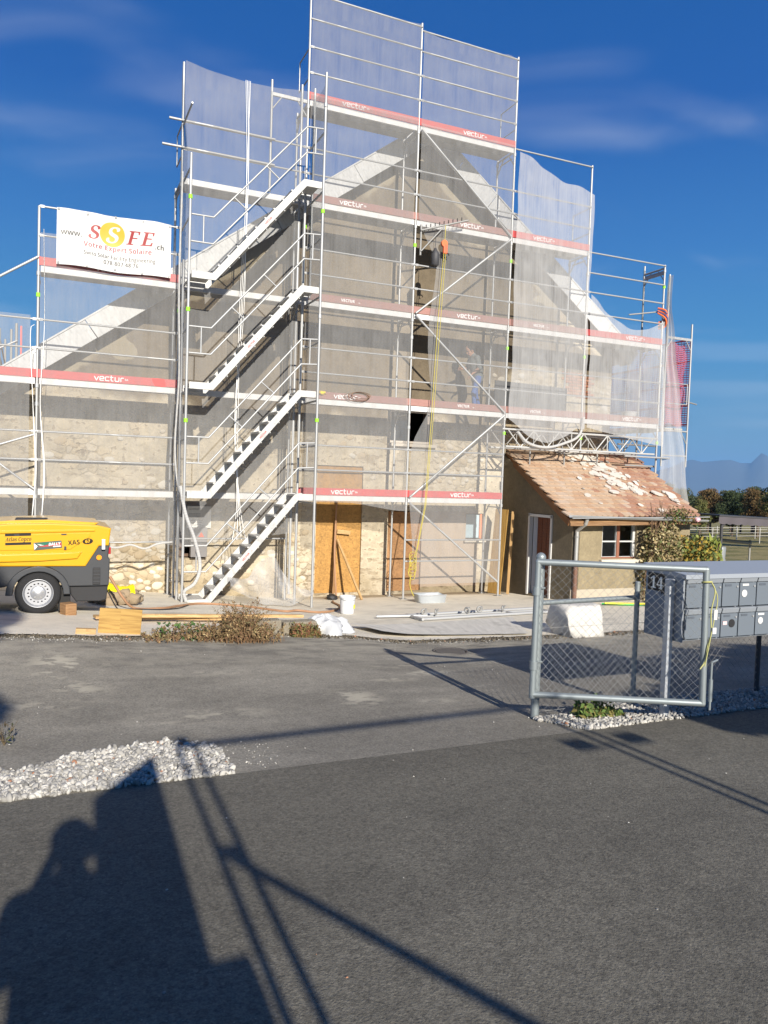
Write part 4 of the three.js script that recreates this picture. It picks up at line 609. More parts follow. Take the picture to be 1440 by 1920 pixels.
{ // white plastic tarp bundle
  const g = new THREE.SphereGeometry(1, 40, 24, 0, 6.2832, 0, 1.65), p = g.attributes.position; for (let i = 0; i < p.count; i++) { const x = p.getX(i), y = p.getY(i), z = p.getZ(i), a = Math.atan2(z, x), k = 1 + .2 * Math.sin(a * 5 + y * 3) * (1 - y) + .09 * Math.sin(a * 11 + y * 9) + .3 * (fbm(x * 3 + 5, z * 3 + y * 2, 3) - .5) * 2; p.setXYZ(i, x * k * .40, Math.max(0, y) * .24 * (1 + .5 * (fbm(x * 2.5, z * 2.5 + 4, 3) - .5)) + .01 * Math.sin(a * 9), z * k * .3); } g.computeVertexNormals();
  solo('white_tarp', g, M([.52, .53, .54], .45, 0, { side: THREE.DoubleSide }), 'crumpled white plastic tarp bundle at the apron edge', 'tarp', [-3.55, ground(-3.55, 4.95) + .015, 4.95]);
}
{
  const x = -2.14, z = 2.2, B = thing('plastic_bucket', 'white plastic bucket with handle before the boarded doorway', 'bucket', [x, ground(x, z) + .02, z]);
  add('pail', new THREE.LatheGeometry([[0, .006], [.118, .006], [.122, .02], [.142, .30], [.15, .30], [.15, .33], [.138, .33], [.116, .025], [0, .02]].map((p) => new THREE.Vector2(...p)), 30), mWhitePlastic, B, [x, ground(x, z) + .015, z]); add('handle', new THREE.TorusGeometry(.15, .004, 6, 24, Math.PI).rotateX(1.9), mSteelOld, B, [x, ground(x, z) + .32, z]);
  box('label', [.06, .07, .004], [x + .10, ground(x, z) + .16, z + .094], M([.75, .7, .02], .6), B).rotation.y = .8;
}
{ const g = new THREE.CylinderGeometry(.42, .385, .17, 4, 1, true).rotateY(Math.PI / 4).scale(1, 1, .62); const x = .25, z = .85, T = thing('mortar_trough', 'grey steel mortar trough on the ground right of the centre post', 'trough', [x, ground(x, z) + .02, z]); add('sides', g, M([.45, .48, .5], .5, .3, { side: THREE.DoubleSide }), T, [x, ground(x, z) + .11, z]); box('floor', [.46, .012, .28], [x, ground(x, z) + .03, z], M([.4, .38, .34], .9), T); bar('rim', [x - .3, ground(x, z) + .195, z + .185], [x + .3, ground(x, z) + .195, z + .185], .01, mSteel, T); bar('rim', [x - .3, ground(x, z) + .195, z - .185], [x + .3, ground(x, z) + .195, z - .185], .01, mSteel, T); }
{ const F = thing('ladder_frame', 'dismantled aluminium ladder frame lying flat on the concrete', 'ladder frame', [-.3, .2, 3.3]); const y = (x, z) => ground(x, z) + .055; const p = (x, z) => [x, y(x, z), z];
  bar('rail', p(-1.38, 3.72), p(1.5, 3.5), .028, mSteel, F); bar('rail', p(-1.35, 3.1), p(1.5, 2.9), .028, mSteel, F); bar('rail', p(-1.36, 3.4), p(1.5, 3.2), .018, mSteel, F); bar('crosspiece', p(-1.36, 3.75), p(-1.34, 3.05), .024, mSteel, F); bar('crosspiece', p(.6, 3.6), p(.6, 2.95), .02, mSteel, F); bar('crosspiece', p(1.45, 3.55), p(1.45, 2.85), .024, mSteel, F); }
solo('scaffold_tube', cylG(gy(-1.95, 3.12, .04), gy(-1.05, 3.3, .04), .026, 10), mSteel, 'single scaffold tube lying left of the dismantled frame', 'tube');
for (let k = 0; k < 5; k++) { const x = [-1.12, -.95, -.28, .02, .5][k], z = [3.3, 3.42, 3.35, 3.28, 3.3][k]; solo('tube_coupler', merge([new THREE.TorusGeometry(.045, .018, 6, 14).rotateY(k), cylG([0, -.05, 0], [.04, .06, .02], .014, 6)]), mSteelOld, 'rusty tube coupler lying on the dismantled scaffold frame', 'coupler', [x, ground(x, z) + .13, z], 'tube couplers on the frame'); }
solo('ground_board', gridG(24, 10, (u, v) => { const a = [-2.9, 4.3], b = [-2.75, 5.25], c = [-.6, 5.75], d = [.35, 3.85], x = mix(mix(a[0], d[0], u), mix(b[0], c[0], u), 1 - v) , z = mix(mix(a[1], d[1], u), mix(b[1], c[1], u), 1 - v); return [x, ground(x, z) + .04 + .05 * Math.pow(1 - u, 3), z, u * 2.6, v * 1.3]; }), M([.98, .94, .86], .85, 0, { map: rep(tSteel, .5), side: THREE.DoubleSide }), 'weathered grey formwork sheet lying on the concrete edge', 'sheet');
{ const g = blobG(.36, 77, .13, .9, 2), p = g.attributes.position; for (let i = 0; i < p.count; i++) { p.setXYZ(i, clamp(p.getX(i) * 1.3, -.33, .3) + .12 * (p.getY(i) < -.1 ? .6 : 0), clamp(p.getY(i) * 1.4, -.28, .22), clamp(p.getZ(i) * 1.3, -.28, .28)); } g.computeVertexNormals(); solo('white_stone_block', g, M([.58, .56, .52], .9, 0, { bumpMap: rep(tGrain, 2), bumpScale: .03 }), 'chunky white stone block standing behind the wire gate', 'block', [.12, ground(.12, 5.9) + .27, 5.9]); }
solo('manhole_cover', merge([new THREE.CylinderGeometry(.19, .2, .02, 30), new THREE.TorusGeometry(.22, .018, 6, 30).rotateX(Math.PI / 2)]), M([.12, .11, .10], .7, .3), 'round iron manhole cover in the asphalt yard', 'manhole cover', [-2.4, ground(-2.4, 6.63) + .006, 6.63]);
{ const T = thing('timber_prop', 'pale timber prop wedged against the boarded doorway', 'prop', [-1.05, 0, -.5]); add('strut', beamG([-1.14, 1.24, -1.14], [-.92, ground(-.92, -.1) + .03, -.1], .05, .035), mWood, T); add('upright', beamG([-1.23, .02, -1.05], [-1.19, 1.82, -1.14], .05, .03), mOldWood, T); add('cleat', beamG([-1.16, 1.43, -1.12], [-.84, 1.40, -1.12], .03, .09), mWood, T); }
solo('leaning_board', beamG([2.66, ground(2.66, -.5) + .03, -.5], [2.84, 2.02, -.55], .4, .022), mPly, 'tall yellow board leaning between the house and the shed wall', 'board');
solo('leaning_board', beamG([2.86, ground(2.86, -.2) + .03, -.2], [2.99, 1.98, -.3], .06, .025), M([.8, .76, .68], .8, 0, { map: tWood }), 'narrow pale batten leaning beside the tall yellow board', 'board');
solo('garden_hose', tubeG([gy(3.35, 2.6, .03), gy(3.7, 2.9, .03), gy(4.1, 3.1, .03), gy(4.7, 3.3, .03), gy(5.4, 3.2, .03)], .02, 50, 6), M([.05, .42, .1], .5), 'green garden hose lying in front of the shed', 'hose');
solo('garden_hose', tubeG([gy(3.3, 2.75, .06), gy(3.8, 2.95, .05), gy(4.2, 3.25, .06), gy(4.8, 3.35, .05), gy(5.5, 3.35, .04)], .02, 50, 6), M([.8, .65, .04], .5), 'yellow garden hose lying on the green one before the shed', 'hose');
solo('dark_cloth', blobG(.12, 9, .35, .5, 2), mBlack, 'crumpled black cloth by the boarded doorway', 'cloth', [-1.5, ground(-1.5, -.4) + .07, -.4]);

/* dry weeds at the apron edge, left of the white tarp */
const mLeaf = new THREE.MeshPhysicalMaterial({ vertexColors: true, roughness: .8, transmission: .0, side: THREE.DoubleSide });
{
  const W = thing('weed_clump', 'dry brown weed clump at the apron edge', 'weeds', [-5.2, ground(-5.2, 5.9), 5.9]); const br = [[.25, .17, .08], [.18, .12, .055], [.32, .24, .12], [.20, .11, .06], [.13, .11, .045]];
  /* stems first, small dry leaves along them */ const hump = (r) => { const u = r(), x = mix(-6.05, -4.75, u), hgt = .12 + .42 * Math.exp(-Math.pow((x + 5.0) / .28, 2)) + .16 * sst(-5.9, -5.3, x) * sst(-4.75, -5.2, x), z = 5.9 + (r() - .5) * .45, y = ground(x, z) + hgt * Math.pow(r(), .8); return [x + (r() - .5) * .1, y, z]; };
  const q = RNG(77), st = [], tips = [], green = [];
  const tall = (x) => .07 + .11 * sst(-6.1, -5.6, x) * (.4 + fbm(x * 4, 2, 2)) + .33 * Math.exp(-Math.pow((x + 4.98) / .2, 2)) * (.6 + .8 * fbm(x * 7, 5, 2));
  for (let k = 0; k < 460; k++) {
    const x = k < 260 ? -4.98 + (q() + q() + q() - 1.5) * .42 : mix(-6.15, -4.7, q()), z = 5.9 + (q() + q() - 1) * .3, l = tall(x) * (.45 + .85 * q()), lx = (q() - .45) * l * 1.3, lz = (q() - .5) * l * .9, b = [x, ground(x, z), z], m = [x + lx * .35, b[1] + l * .62, z + lz * .35], e = [x + lx, b[1] + l * (.75 + .3 * q()), z + lz];
    st.push(cylG(b, m, .0035, 4, .002), cylG(m, e, .002, 4, .0008)); const A = V(...b), B = V(...m), C = V(...e); for (let n = 0; n < 13; n++) { const t = .15 + .85 * q(), p = A.clone().lerp(B, t).lerp(B.clone().lerp(C, t), t); tips.push([p.x + (q() - .5) * .04, p.y + (q() - .5) * .03, p.z + (q() - .5) * .04]); }
  }
  let ti = 0; add('foliage', leafCloud(tips.length, () => tips[ti++], .021, br, 31, 1.9, .25), mLeaf, W); add('foliage', leafCloud(180, (r) => { const x = mix(-6.0, -5.4, r()), z = 5.85 + (r() - .5) * .3; return [x, ground(x, z) + .2 * r(), z]; }, .05, [[.06, .13, .03], [.09, .16, .04]], 32), mLeaf, W);
  add('stems', merge(st), M([.22, .13, .065], .9), W);
}
{ const W = thing('weed_clump', 'small reddish weed tuft beside the white tarp', 'weeds', [-3.95, ground(-3.95, 5.35), 5.35]); add('foliage', leafCloud(2200, (r) => { const x = -3.98 + (r() - .5) * .4, z = 5.4 + (r() - .5) * .2; return [x, ground(x, z) + .2 * r() * r(), z]; }, .022, [[.25, .11, .06], [.2, .15, .05], [.12, .13, .04]], 34, 2.4, .3), mLeaf, W); }
{ const W = thing('weed_clump', 'low green weed growing in the gravel under the gate', 'weeds', [-2.85, ground(-2.85, 10.1), 10.1]); add('foliage', leafCloud(420, (r) => { const x = -2.87 + (r() - .5) * .42, z = 10.12 + (r() - .5) * .2; return [x, ground(x, z) + .02 + .13 * r() * r() * (x < -2.8 ? 1.3 : .5), z]; }, .04, [[.10, .16, .03], [.2, .17, .05], [.07, .11, .025]], 35, 1.6, .3), mLeaf, W); }

{ const x0 = -7.5, z0 = 9.25, W = thing('weed_clump', 'thin dry weed sprig at the left picture edge above the gravel', 'weeds', [x0, ground(x0, z0), z0]), q = RNG(12), st = []; for (let k = 0; k < 14; k++) { const a = q() * 6, l = .06 + .13 * q(); st.push(cylG([x0, ground(x0, z0), z0], [x0 + Math.cos(a) * l * .5, ground(x0, z0) + l, z0 + Math.sin(a) * l * .4], .003, 4, .001)); } add('stems', merge(st), M([.12, .09, .05], .9), W); add('foliage', leafCloud(50, (r) => [x0 + (r() - .5) * .12, ground(x0, z0) + .04 + .12 * r(), z0 + (r() - .5) * .16], .022, [[.12, .09, .05], [.08, .09, .04]], 90, 1.8, .3), mLeaf, W); }

/* ------------------------------------------------ loose gravel */
function gravel(name, label, n, where, s0, s1, seed, tint = [.56, .54, .495]) {
  const r = RNG(seed), im = new THREE.InstancedMesh(blobG(1, 21, .2, .7, 1), M([1, 1, 1], .85), n), m = new THREE.Matrix4(), q = new THREE.Quaternion(), e = new THREE.Euler(), c = new THREE.Color();
  for (let i = 0; i < n; i++) { const [x, z, h] = where(r), s = mix(s0, s1, r() * r()); e.set(r() * 6, r() * 6, r() * 6); q.setFromEuler(e); m.compose(V(x, ground(x, z) + (h || 0) + s * .45, z), q, V(s * (1 + .5 * r()), s, s)); im.setMatrixAt(i, m); const t = r(), f = .5 + .5 * r(); c.setRGB(...(t > .985 ? [.34, .17, .10] : t > .72 ? tint.map((v) => v * f * .6) : tint.map((v) => v * f))); im.setColorAt(i, c); }
  im.name = numbered(name); im.castShadow = im.receiveShadow = true; scene.add(im); return tag(im, label, 'gravel', null, 'stuff');
}
const gl = (x) => 9.86 - .28 * sst(-7.3, -6.9, x) + .02 * Math.sin(x * 9);
gravel('gravel', 'strip of white gravel at the left road edge', 9000, (r) => { const x = -9.2 + 3.12 * Math.pow(r(), .85), z = mix(gl(x) + .12 * sst(-6.4, -6.05, x), 10.44, r()); return [x + (r() - .5) * .05, z + (r() < .04 ? -.12 * r() : 0), .012 * r() * sst(-6.05, -6.4, x)]; }, .009, .025, 3);
gravel('gravel', 'white gravel bed under the gate and mailboxes', 9500, (r) => { const x = mix(-3.42, 1.5, Math.pow(r(), 1.25)), z = mix(mix(9.98, 9.78, sst(-3.2, -2.4, x)), x < -3.2 ? mix(10.05, 10.44, sst(-3.42, -3.2, x)) : 10.44, r()); return [x, z, .012 * r()]; }, .008, .021, 4);
gravel('grit', 'scattered pale stones and crumbs on the asphalt', 2200, (r) => { const t = r(); if (t < .9) { const x = mix(-8, 1.5, r()); return [x, apronEdge(x) + .06 + .35 * r() * r()]; } if (t < .93) { return [mix(-6.1, -5.7, r()), mix(9.7, 10.4, r())]; } return [mix(-8.2, -2, r()), mix(6, 13, r())]; }, .0025, .009, 5);

gravel('asphalt_crumbs', 'dark crumbs of soil and asphalt along the apron edge', 2600, (r) => { const x = mix(-8.2, 1.6, r()); return [x, apronEdge(x) + .02 + .26 * r() * r() * (.3 + 1.4 * fbm(x * 2.3, 4, 3)), .012 * r()]; }, .006, .02, 6, [.15, .125, .09]);

/* ------------------------------------------------ wire gate and fence */
function wireMesh(quad, s, r) {                                          // diamond mesh in a quad [bl, br, tr, tl]
  const [bl, br, tr, tl] = quad.map((p) => V(...p)), W = bl.distanceTo(br), H = bl.distanceTo(tl), at = (u, v) => bl.clone().lerp(br, u / W).lerp(tl.clone().lerp(tr, u / W), v / H), gs = [];
  for (const d of [1, -1]) for (let c = -H; c < W + H; c += s) {           // lines u = c + d*v
    let v0 = 0, v1 = H; const u = (v) => c + d * v; if (d > 0) { v0 = Math.max(0, -c); v1 = Math.min(H, W - c); } else { v0 = Math.max(0, c - W); v1 = Math.min(H, c); } if (v1 - v0 < .02) continue;
    const n = Math.max(1, Math.round((v1 - v0) / s * 1)); let prev = null; for (let k = 0; k <= n; k++) { const v = mix(v0, v1, k / n), p = at(clamp(u(v), 0, W), v); p.z += (k % 2 ? .004 : -.004) * d; if (prev) gs.push(cylG(prev.toArray(), p.toArray(), r, 3)); prev = p; }
  }
  return merge(gs);
}
{
  const G = thing('wire_gate', 'galvanised tube gate leaf with diamond wire mesh', 'gate', [-3.4, ground(-3.4, 9.97), 10.0]), r = .027;
  const a = [-3.455, .87, 9.985], b = [-2.315, .905, 10.735], c = [-2.33, 2.0, 10.725], d = [-3.445, 1.995, 9.985];
  bar('bottom_rail', a, b, r, mGalv, G, 14); bar('top_rail', d, c, r, mGalv, G, 14); bar('stile', [a[0], a[1] - .03, a[2]], [d[0], d[1], d[2]], r, mGalv, G, 14); bar('stile', [b[0], b[1] - .0, b[2]], [c[0], c[1], c[2]], r, mGalv, G, 14);
  for (const p of [a, b, c, d]) add('corner', new THREE.SphereGeometry(r * 1.02, 14, 10), mGalv, G, p);
  add('wire_mesh', wireMesh([a, b, c, d], .07, .0012), M([.26, .27, .27], .6, .2), G);
  for (const y of [1.12, 1.75]) add('hinge', merge([new THREE.CylinderGeometry(.037, .037, .07, 14).translate(-3.45, y, 9.985), new THREE.CylinderGeometry(.01, .01, .1, 8).rotateZ(Math.PI / 2).translate(-3.41, y + .02, 9.97)]), mGalv, G);
  add('drop_bolt', merge([cylG([-2.28, .86, 10.78], [-2.28, 1.25, 10.78], .009, 8), cylG([-2.28, 1.25, 10.78], [-2.2, 1.26, 10.76], .009, 8), new THREE.CylinderGeometry(.016, .016, .18, 10).translate(-2.28, 1.02, 10.78)]), mGalv, G);
}
{ const P = thing('gate_post', 'thick galvanised gate post with domed cap', 'post', [-3.375, ground(-3.375, 9.92), 9.92]); const y = ground(-3.375, 9.92); bar('tube', [-3.375, y - .05, 9.92], [-3.375, y + 1.38, 9.92], .036, mGalv, P, 18); add('cap', new THREE.SphereGeometry(.043, 18, 10, 0, 6.3, 0, 1.6), mGalv, P, [-3.375, y + 1.38, 9.92]); add('cap', new THREE.CylinderGeometry(.043, .043, .035, 18), mGalv, P, [-3.375, y + 1.37, 9.92]); }
{
  const F = thing('wire_fence', 'diamond wire fence running right behind the gate and mailboxes', 'fence', [-1, ground(-1, 9.92), 9.92]);
  for (const [x, h, m] of [[-2.31, 1.15, mGalv], [-.745, .95, M([.06, .065, .075], .5, .3)], [.85, .95, mGalv]]) { bar('fence_post', [x, ground(x, 9.92) - .05, 9.92], [x, ground(x, 9.92) + h, 9.92], .024, m, F, 12); }
  bar('mid_rail', [-3.37, 1.635, 9.92], [-2.31, 1.65, 9.92], .022, mGalv, F, 12);
  add('wire_mesh', wireMesh([[-3.37, .67, 9.93], [-2.31, .67, 9.93], [-2.31, 1.5, 9.93], [-3.37, 1.45, 9.93]], .075, .0012), M([.32, .32, .32], .6, .3), F); add('wire_mesh', wireMesh([[-2.31, .67, 9.93], [2.4, .67, 9.93], [2.4, 1.42, 9.93], [-2.31, 1.42, 9.93]], .075, .0012), M([.30, .30, .30], .6, .3), F);
  for (const y of [1.42, .7]) bar('tension_wire', [-3.37, y, 9.935], [2.4, y, 9.935], .002, mSteelOld, F, 5);
}
{ const T = thing('rope_lashing', 'pale yellow rope lashing and white label tags tied to the free gate end', 'rope', [-2.315, 1.160, 10.760]); const m = M([.42, .41, .16], .85);
  add('knot', new THREE.TorusGeometry(.036, .008, 6, 18).rotateX(1.4), m, T, [-2.330, 1.900, 10.735]); add('cord', tubeG([[-2.315, 1.900, 10.770], [-2.285, 1.840, 10.780], [-2.305, 1.660, 10.770], [-2.295, 1.480, 10.770], [-2.325, 1.380, 10.770], [-2.345, 1.260, 10.770], [-2.395, 1.200, 10.770]], .0055, 40, 6), m, T); add('cord', tubeG([[-2.315, 1.900, 10.770], [-2.255, 1.780, 10.780], [-2.275, 1.620, 10.780], [-2.315, 1.420, 10.780], [-2.355, 1.220, 10.780]], .0045, 40, 6), m, T); box('label_tag', [.035, .08, .012], [-2.275, 1.640, 10.785], mWhite, T); box('label_tag', [.04, .05, .012], [-2.280, 1.510, 10.785], mWhite, T); }

/* ------------------------------------------------ bank of mailboxes */
{
  const B = thing('mailbox_bank', 'two-row bank of grey metal mailboxes behind the gate', 'mailboxes', [-2.2, ground(-2.2, 10.2), 10.2]);
  const mC = M([.25, .275, .305], .5, .05), mD = M([.145, .17, .2], .45, .05), mPost = M([.5, .53, .56], .4, .4); const x0 = -2.26, cw = .207, n = 8, zF = 10.44, zB = 9.99, y0 = 1.345;
  box('cabinet', [n * cw, .55, zF - zB - .03], [x0 + n * cw / 2, y0 + .275, (zF + zB) / 2 - .015], mC, B, .006);
  const roof = shapeG([[zB - .03, y0 + .565], [zF + .03, y0 + .545], [zF + .03, y0 + .575], [zB - .03, y0 + .625]], n * cw + .05, [], .004); roof.rotateY(-Math.PI / 2); roof.translate(x0 + n * cw + .025, 0, 0); add('roof_plate', metreUV(roof), M([.30, .33, .37], .5, .05), B);
  box('end_panel', [.02, .57, zF - zB], [x0 - .012, y0 + .28, (zF + zB) / 2], mC, B, .004);
  for (let c = 0; c < n; c++) for (let r = 0; r < 2; r++) {
    const x = x0 + cw * (c + .5), y = y0 + .02 + r * .268 + .105, D = box('mailbox_door', [cw - .012, .205, .018], [x, y, zF], mD, B, .004);
    const fl = box('slot_flap', [cw - .012, .045, .03], [x, y + .132, zF + .006], mC, B, .004); fl.rotation.x = .25;
    box('name_plate', [.075, .018, .004], [x - .035, y + .083, zF + .0105], c === 3 && r === 1 || c === 4 && r === 0 ? mWhite : M([.13, .15, .18], .4, .3), D); add('lock', new THREE.CylinderGeometry(.009, .009, .01, 12).rotateX(Math.PI / 2), mSteel, D, [x + .07, y + .07, zF + .012]);
  }
  const disc = (x, y, r, m, n2 = 'sticker') => add(n2, new THREE.CylinderGeometry(r, r, .003, 24).rotateX(Math.PI / 2), m, B, [x, y, zF + .0125]);
  disc(x0 + 3.27 * cw, y0 + .40, .032, mWhite); disc(x0 + 3.27 * cw, y0 + .40, .0, mWhite); disc(x0 + 2.62 * cw, y0 + .14, .036, mBlack); disc(x0 + 4.3 * cw, y0 + .15, .03, mWhite); box('sticker', [.045, .03, .003], [x0 + 2.22 * cw, y0 + .145, zF + .0125], M([.85, .55, .56], .6), B);
  box('support_post', [.06, 1.2, .06], [-2.325, ground(-2.3, 10.33) + .6, 10.33], mPost, B, .006); box('support_post', [.06, .75, .06], [-.78, ground(-.78, 10.2) + .37, 10.2], M([.05, .055, .065], .5, .3), B, .006);
  const t14 = canvasTex(256, 160, (g) => { g.clearRect(0, 0, 256, 160); g.fillStyle = '#15171b'; g.fillRect(0, 0, 172, 128); g.fillStyle = '#fffdf0'; g.font = 'bold 128px serif'; g.fillText('14', 22, 112, 140); g.fillStyle = '#15171b'; g.font = 'bold 62px sans-serif'; g.fillText('AC', 138, 150, 110); });
  const pl = add('house_number', new THREE.PlaneGeometry(.30, .19), new THREE.MeshStandardMaterial({ map: t14, transparent: true, roughness: .5 }), B, [x0 - .0245, y0 + .455, zB + .18]); pl.rotation.y = -Math.PI / 2;
}

/* ------------------------------------------------ lean-to shed */
{
  const S = thing('lean_to_shed', 'low rendered lean-to shed with old clay tile roof', 'shed', [4.9, .1, .3]);
  const tRend = dataTex(512, 512, (u, v, o) => { const a = fbm(u * 30, v * 30, 4), b = fbm(u * 4, v * 4, 3), f = .8 + .3 * (a - .5) + .35 * (b - .5); o[0] = .42 * f; o[1] = .345 * f; o[2] = .215 * f; });
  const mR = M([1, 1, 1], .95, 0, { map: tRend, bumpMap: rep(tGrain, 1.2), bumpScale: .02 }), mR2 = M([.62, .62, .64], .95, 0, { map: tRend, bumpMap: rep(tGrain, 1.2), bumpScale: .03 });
  const xl = 3.17, xr = 6.5, zf = 1.77, zb = WZ; const yAt = (z) => 1.98 + (2.1 - z) / 3.22 * 1.5 - .12;
  // left wall seen in shade, with its door
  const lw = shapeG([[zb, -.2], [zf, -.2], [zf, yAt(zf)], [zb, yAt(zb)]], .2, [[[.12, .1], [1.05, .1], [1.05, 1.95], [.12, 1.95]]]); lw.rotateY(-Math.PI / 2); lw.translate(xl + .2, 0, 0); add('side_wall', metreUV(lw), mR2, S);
  const fw = shapeG([[xl + .2, -.2], [xr, -.2], [xr, 1.98], [xl + .2, 1.98]], .2, [[[3.97, 1.06], [4.93, 1.06], [4.93, 1.86], [3.97, 1.86]]]); fw.translate(0, 0, zf - .2); add('front_wall', metreUV(fw), mR, S);
  const rw = shapeG([[zb, -.2], [zf - .2, -.2], [zf - .2, yAt(zf)], [zb, yAt(zb)]], .2); rw.rotateY(-Math.PI / 2); rw.translate(xr, 0, 0); add('side_wall', metreUV(rw), mR, S);
  box('plinth', [xr - xl + .02, .35, .02], [(xr + xl) / 2, .22, zf + .012], M([.42, .37, .29], .95), S);
  box('floor', [xr - xl - .4, .04, 2.5], [(xl + xr) / 2, .08, .3], M([.2, .19, .17], .9), S); box('back_wall', [xr - xl - .4, 2.6, .04], [(xl + xr) / 2, 1.3, zb + .05], M([.2, .18, .15], .9), S);
  const wf = M([.52, .52, .51], .5), mDoor = M([.17, .055, .03], .6, 0, { map: tWood });
  { const dx = xl + .02; box('door_frame', [.1, 1.9, .06], [dx, 1.02, .15], wf, S); box('door_frame', [.1, 1.9, .06], [dx, 1.02, 1.02], wf, S); box('door_frame', [.1, .06, .93], [dx, 1.93, .585], wf, S); const d = box('door', [.04, 1.8, .66], [xl + .12, 1.0, .66], mDoor, S, .006); for (const z of [.44, .62, .80, .97]) box('door_plank', [.012, 1.78, .17], [xl + .094, 1.0, z], mDoor, d, .004); box('handle', [.05, .02, .1], [xl + .07, 1.0, .42], mSteelOld, d); box('reveal_panel', [.03, 1.8, .15], [xl + .13, 1.0, .25], M([.42, .42, .43], .6), S).rotation.y = .9; }
  // window
  { const W = add('window', metreUV(shapeG([[3.97, 1.06], [4.93, 1.06], [4.93, 1.86], [3.97, 1.86]], .06, [[[4.03, 1.1], [4.40, 1.1], [4.40, 1.42], [4.03, 1.42]], [[4.03, 1.45], [4.40, 1.45], [4.40, 1.8], [4.03, 1.8]], [[4.49, 1.1], [4.87, 1.1], [4.87, 1.42], [4.49, 1.42]], [[4.49, 1.45], [4.87, 1.45], [4.87, 1.8], [4.49, 1.8]]]).translate(0, 0, zf - .12)), wf, S);
    box('mullion', [.075, .78, .03], [4.445, 1.46, zf - .05], M([.25, .1, .06], .6), W); box('sash', [.98, .05, .03], [4.45, 1.065, zf - .045], M([.25, .1, .06], .6), W);
    for (const [x, y] of [[4.215, 1.26], [4.215, 1.625], [4.68, 1.26], [4.68, 1.625]]) box('pane', [.39, .37, .006], [x, y, zf - .09], mGlass, W); box('sill', [1.1, .09, .14], [4.45, 1.0, zf + .03], M([.6, .55, .45], .9), W); }
  // roof deck, fascia, gutter, downpipe
  const TL = [3.25, 3.47, -1.12], TR = [7.25, 3.54, -1.12], BL = [2.84, 1.97, 2.1], BR = [6.5, 2.03, 2.1];
  const at = (u, v) => V(...BL).lerp(V(...BR), u).lerp(V(...TL).lerp(V(...TR), u), v);
  add('roof_deck', (() => { const P = [BL, BR, TR, TL].map((p) => [p[0], p[1] - .05, p[2]]), Q = P.map((p) => [p[0], p[1] - .05, p[2]]), f = (a, b, c, d) => [...a, ...b, ...c, ...a, ...c, ...d], g = new THREE.BufferGeometry(); g.setAttribute('position', new THREE.Float32BufferAttribute([...f(...P), ...f(Q[3], Q[2], Q[1], Q[0]), ...[0, 1, 2, 3].flatMap((i) => f(Q[i], Q[(i + 1) % 4], P[(i + 1) % 4], P[i]))], 3)); g.computeVertexNormals(); return metreUV(g); })(), mOldWood, S);
  add('verge_plank', beamG([2.85, 1.86, 2.06], [3.24, 3.36, -1.1], .03, .14), M([.3, .2, .15], .8, 0, { map: tWood }), S); add('fascia', beamG([2.86, 1.86, 2.08], [6.5, 1.92, 2.08], .03, .13), M([.40, .34, .34], .8, 0, { map: tWood }), S);
  { const g = new THREE.CylinderGeometry(.06, .06, 3.8, 14, 1, true, 0, Math.PI); g.rotateZ(Math.PI / 2); g.rotateX(-Math.PI / 2 + 1.57); const gt = add('gutter', g, M([.40, .41, .41], .45, .5, { side: THREE.DoubleSide }), S, [4.7, 1.995, 2.17]); gt.rotation.set(Math.PI / 2 + 1.57, 0, .0165); bar('gutter_bead', [2.8, 1.965, 2.235], [6.6, 2.03, 2.235], .011, mSteel, S); }
  add('downpipe', polyG([[3.23, 1.95, 2.17], [3.23, 1.84, 2.12], [3.22, 1.68, 1.86], [3.215, .95, 1.86]], .04, 12), M([.42, .42, .40], .5, .4), S); bar('downpipe', [3.215, .1, 1.86], [3.215, .98, 1.86], .046, M([.17, .09, .06], .7), S, 12); for (const y of [1.55, 1.0]) add('pipe_clamp', new THREE.CylinderGeometry(.05, .05, .03, 14), mSteelOld, S, [3.218, y, 1.86]);
  // beaver-tail tiles, row by row from the eave
  const ROWS = 18, COLS = 25, tw = .162, tl = .27, sh = new THREE.Shape(); sh.moveTo(-tw / 2 + .003, tl); sh.lineTo(-tw / 2 + .003, .05); sh.quadraticCurveTo(-tw / 2 + .01, 0, 0, 0); sh.quadraticCurveTo(tw / 2 - .01, 0, tw / 2 - .003, .05); sh.lineTo(tw / 2 - .003, tl); sh.closePath();
  const tg = new THREE.ExtrudeGeometry(sh, { depth: .03, bevelEnabled: false, curveSegments: 3 }); metreUV(tg);
  const hue = [[.48, .345, .235], [.49, .36, .25], [.45, .30, .195], [.39, .225, .155], [.37, .20, .13], [.41, .25, .175], [.50, .385, .29], [.31, .145, .09]].map((c) => M(c, .92, 0, { bumpMap: rep(tGrain, 3), bumpScale: .004 }));
  const spare = []; const m4 = new THREE.Matrix4(); let cnt = 0;
  for (let r = 0; r < ROWS; r++) for (let c = 0; c < COLS; c++) {
    const u = (c + .5 + (r % 2) * .5 - .25) / COLS; if (u > 1) continue; const p = at(u, r / ROWS * .985), ex = at(Math.min(1, u + .02), r / ROWS * .985).sub(at(u - .02, r / ROWS * .985)).normalize(), ey = at(u, Math.min(1, r / ROWS + .05)).sub(at(u, r / ROWS)).normalize(), ez = ex.clone().cross(ey).normalize(), y2 = ez.clone().cross(ex);
    const tilt = new THREE.Matrix4().makeRotationX(-.10 + (rnd() - .5) * .03), yaw = new THREE.Matrix4().makeRotationZ((rnd() - .5) * .05); p.addScaledVector(ez, .012 + .006 * rnd());
    m4.makeBasis(ex, y2, ez).setPosition(p).multiply(yaw).multiply(tilt);
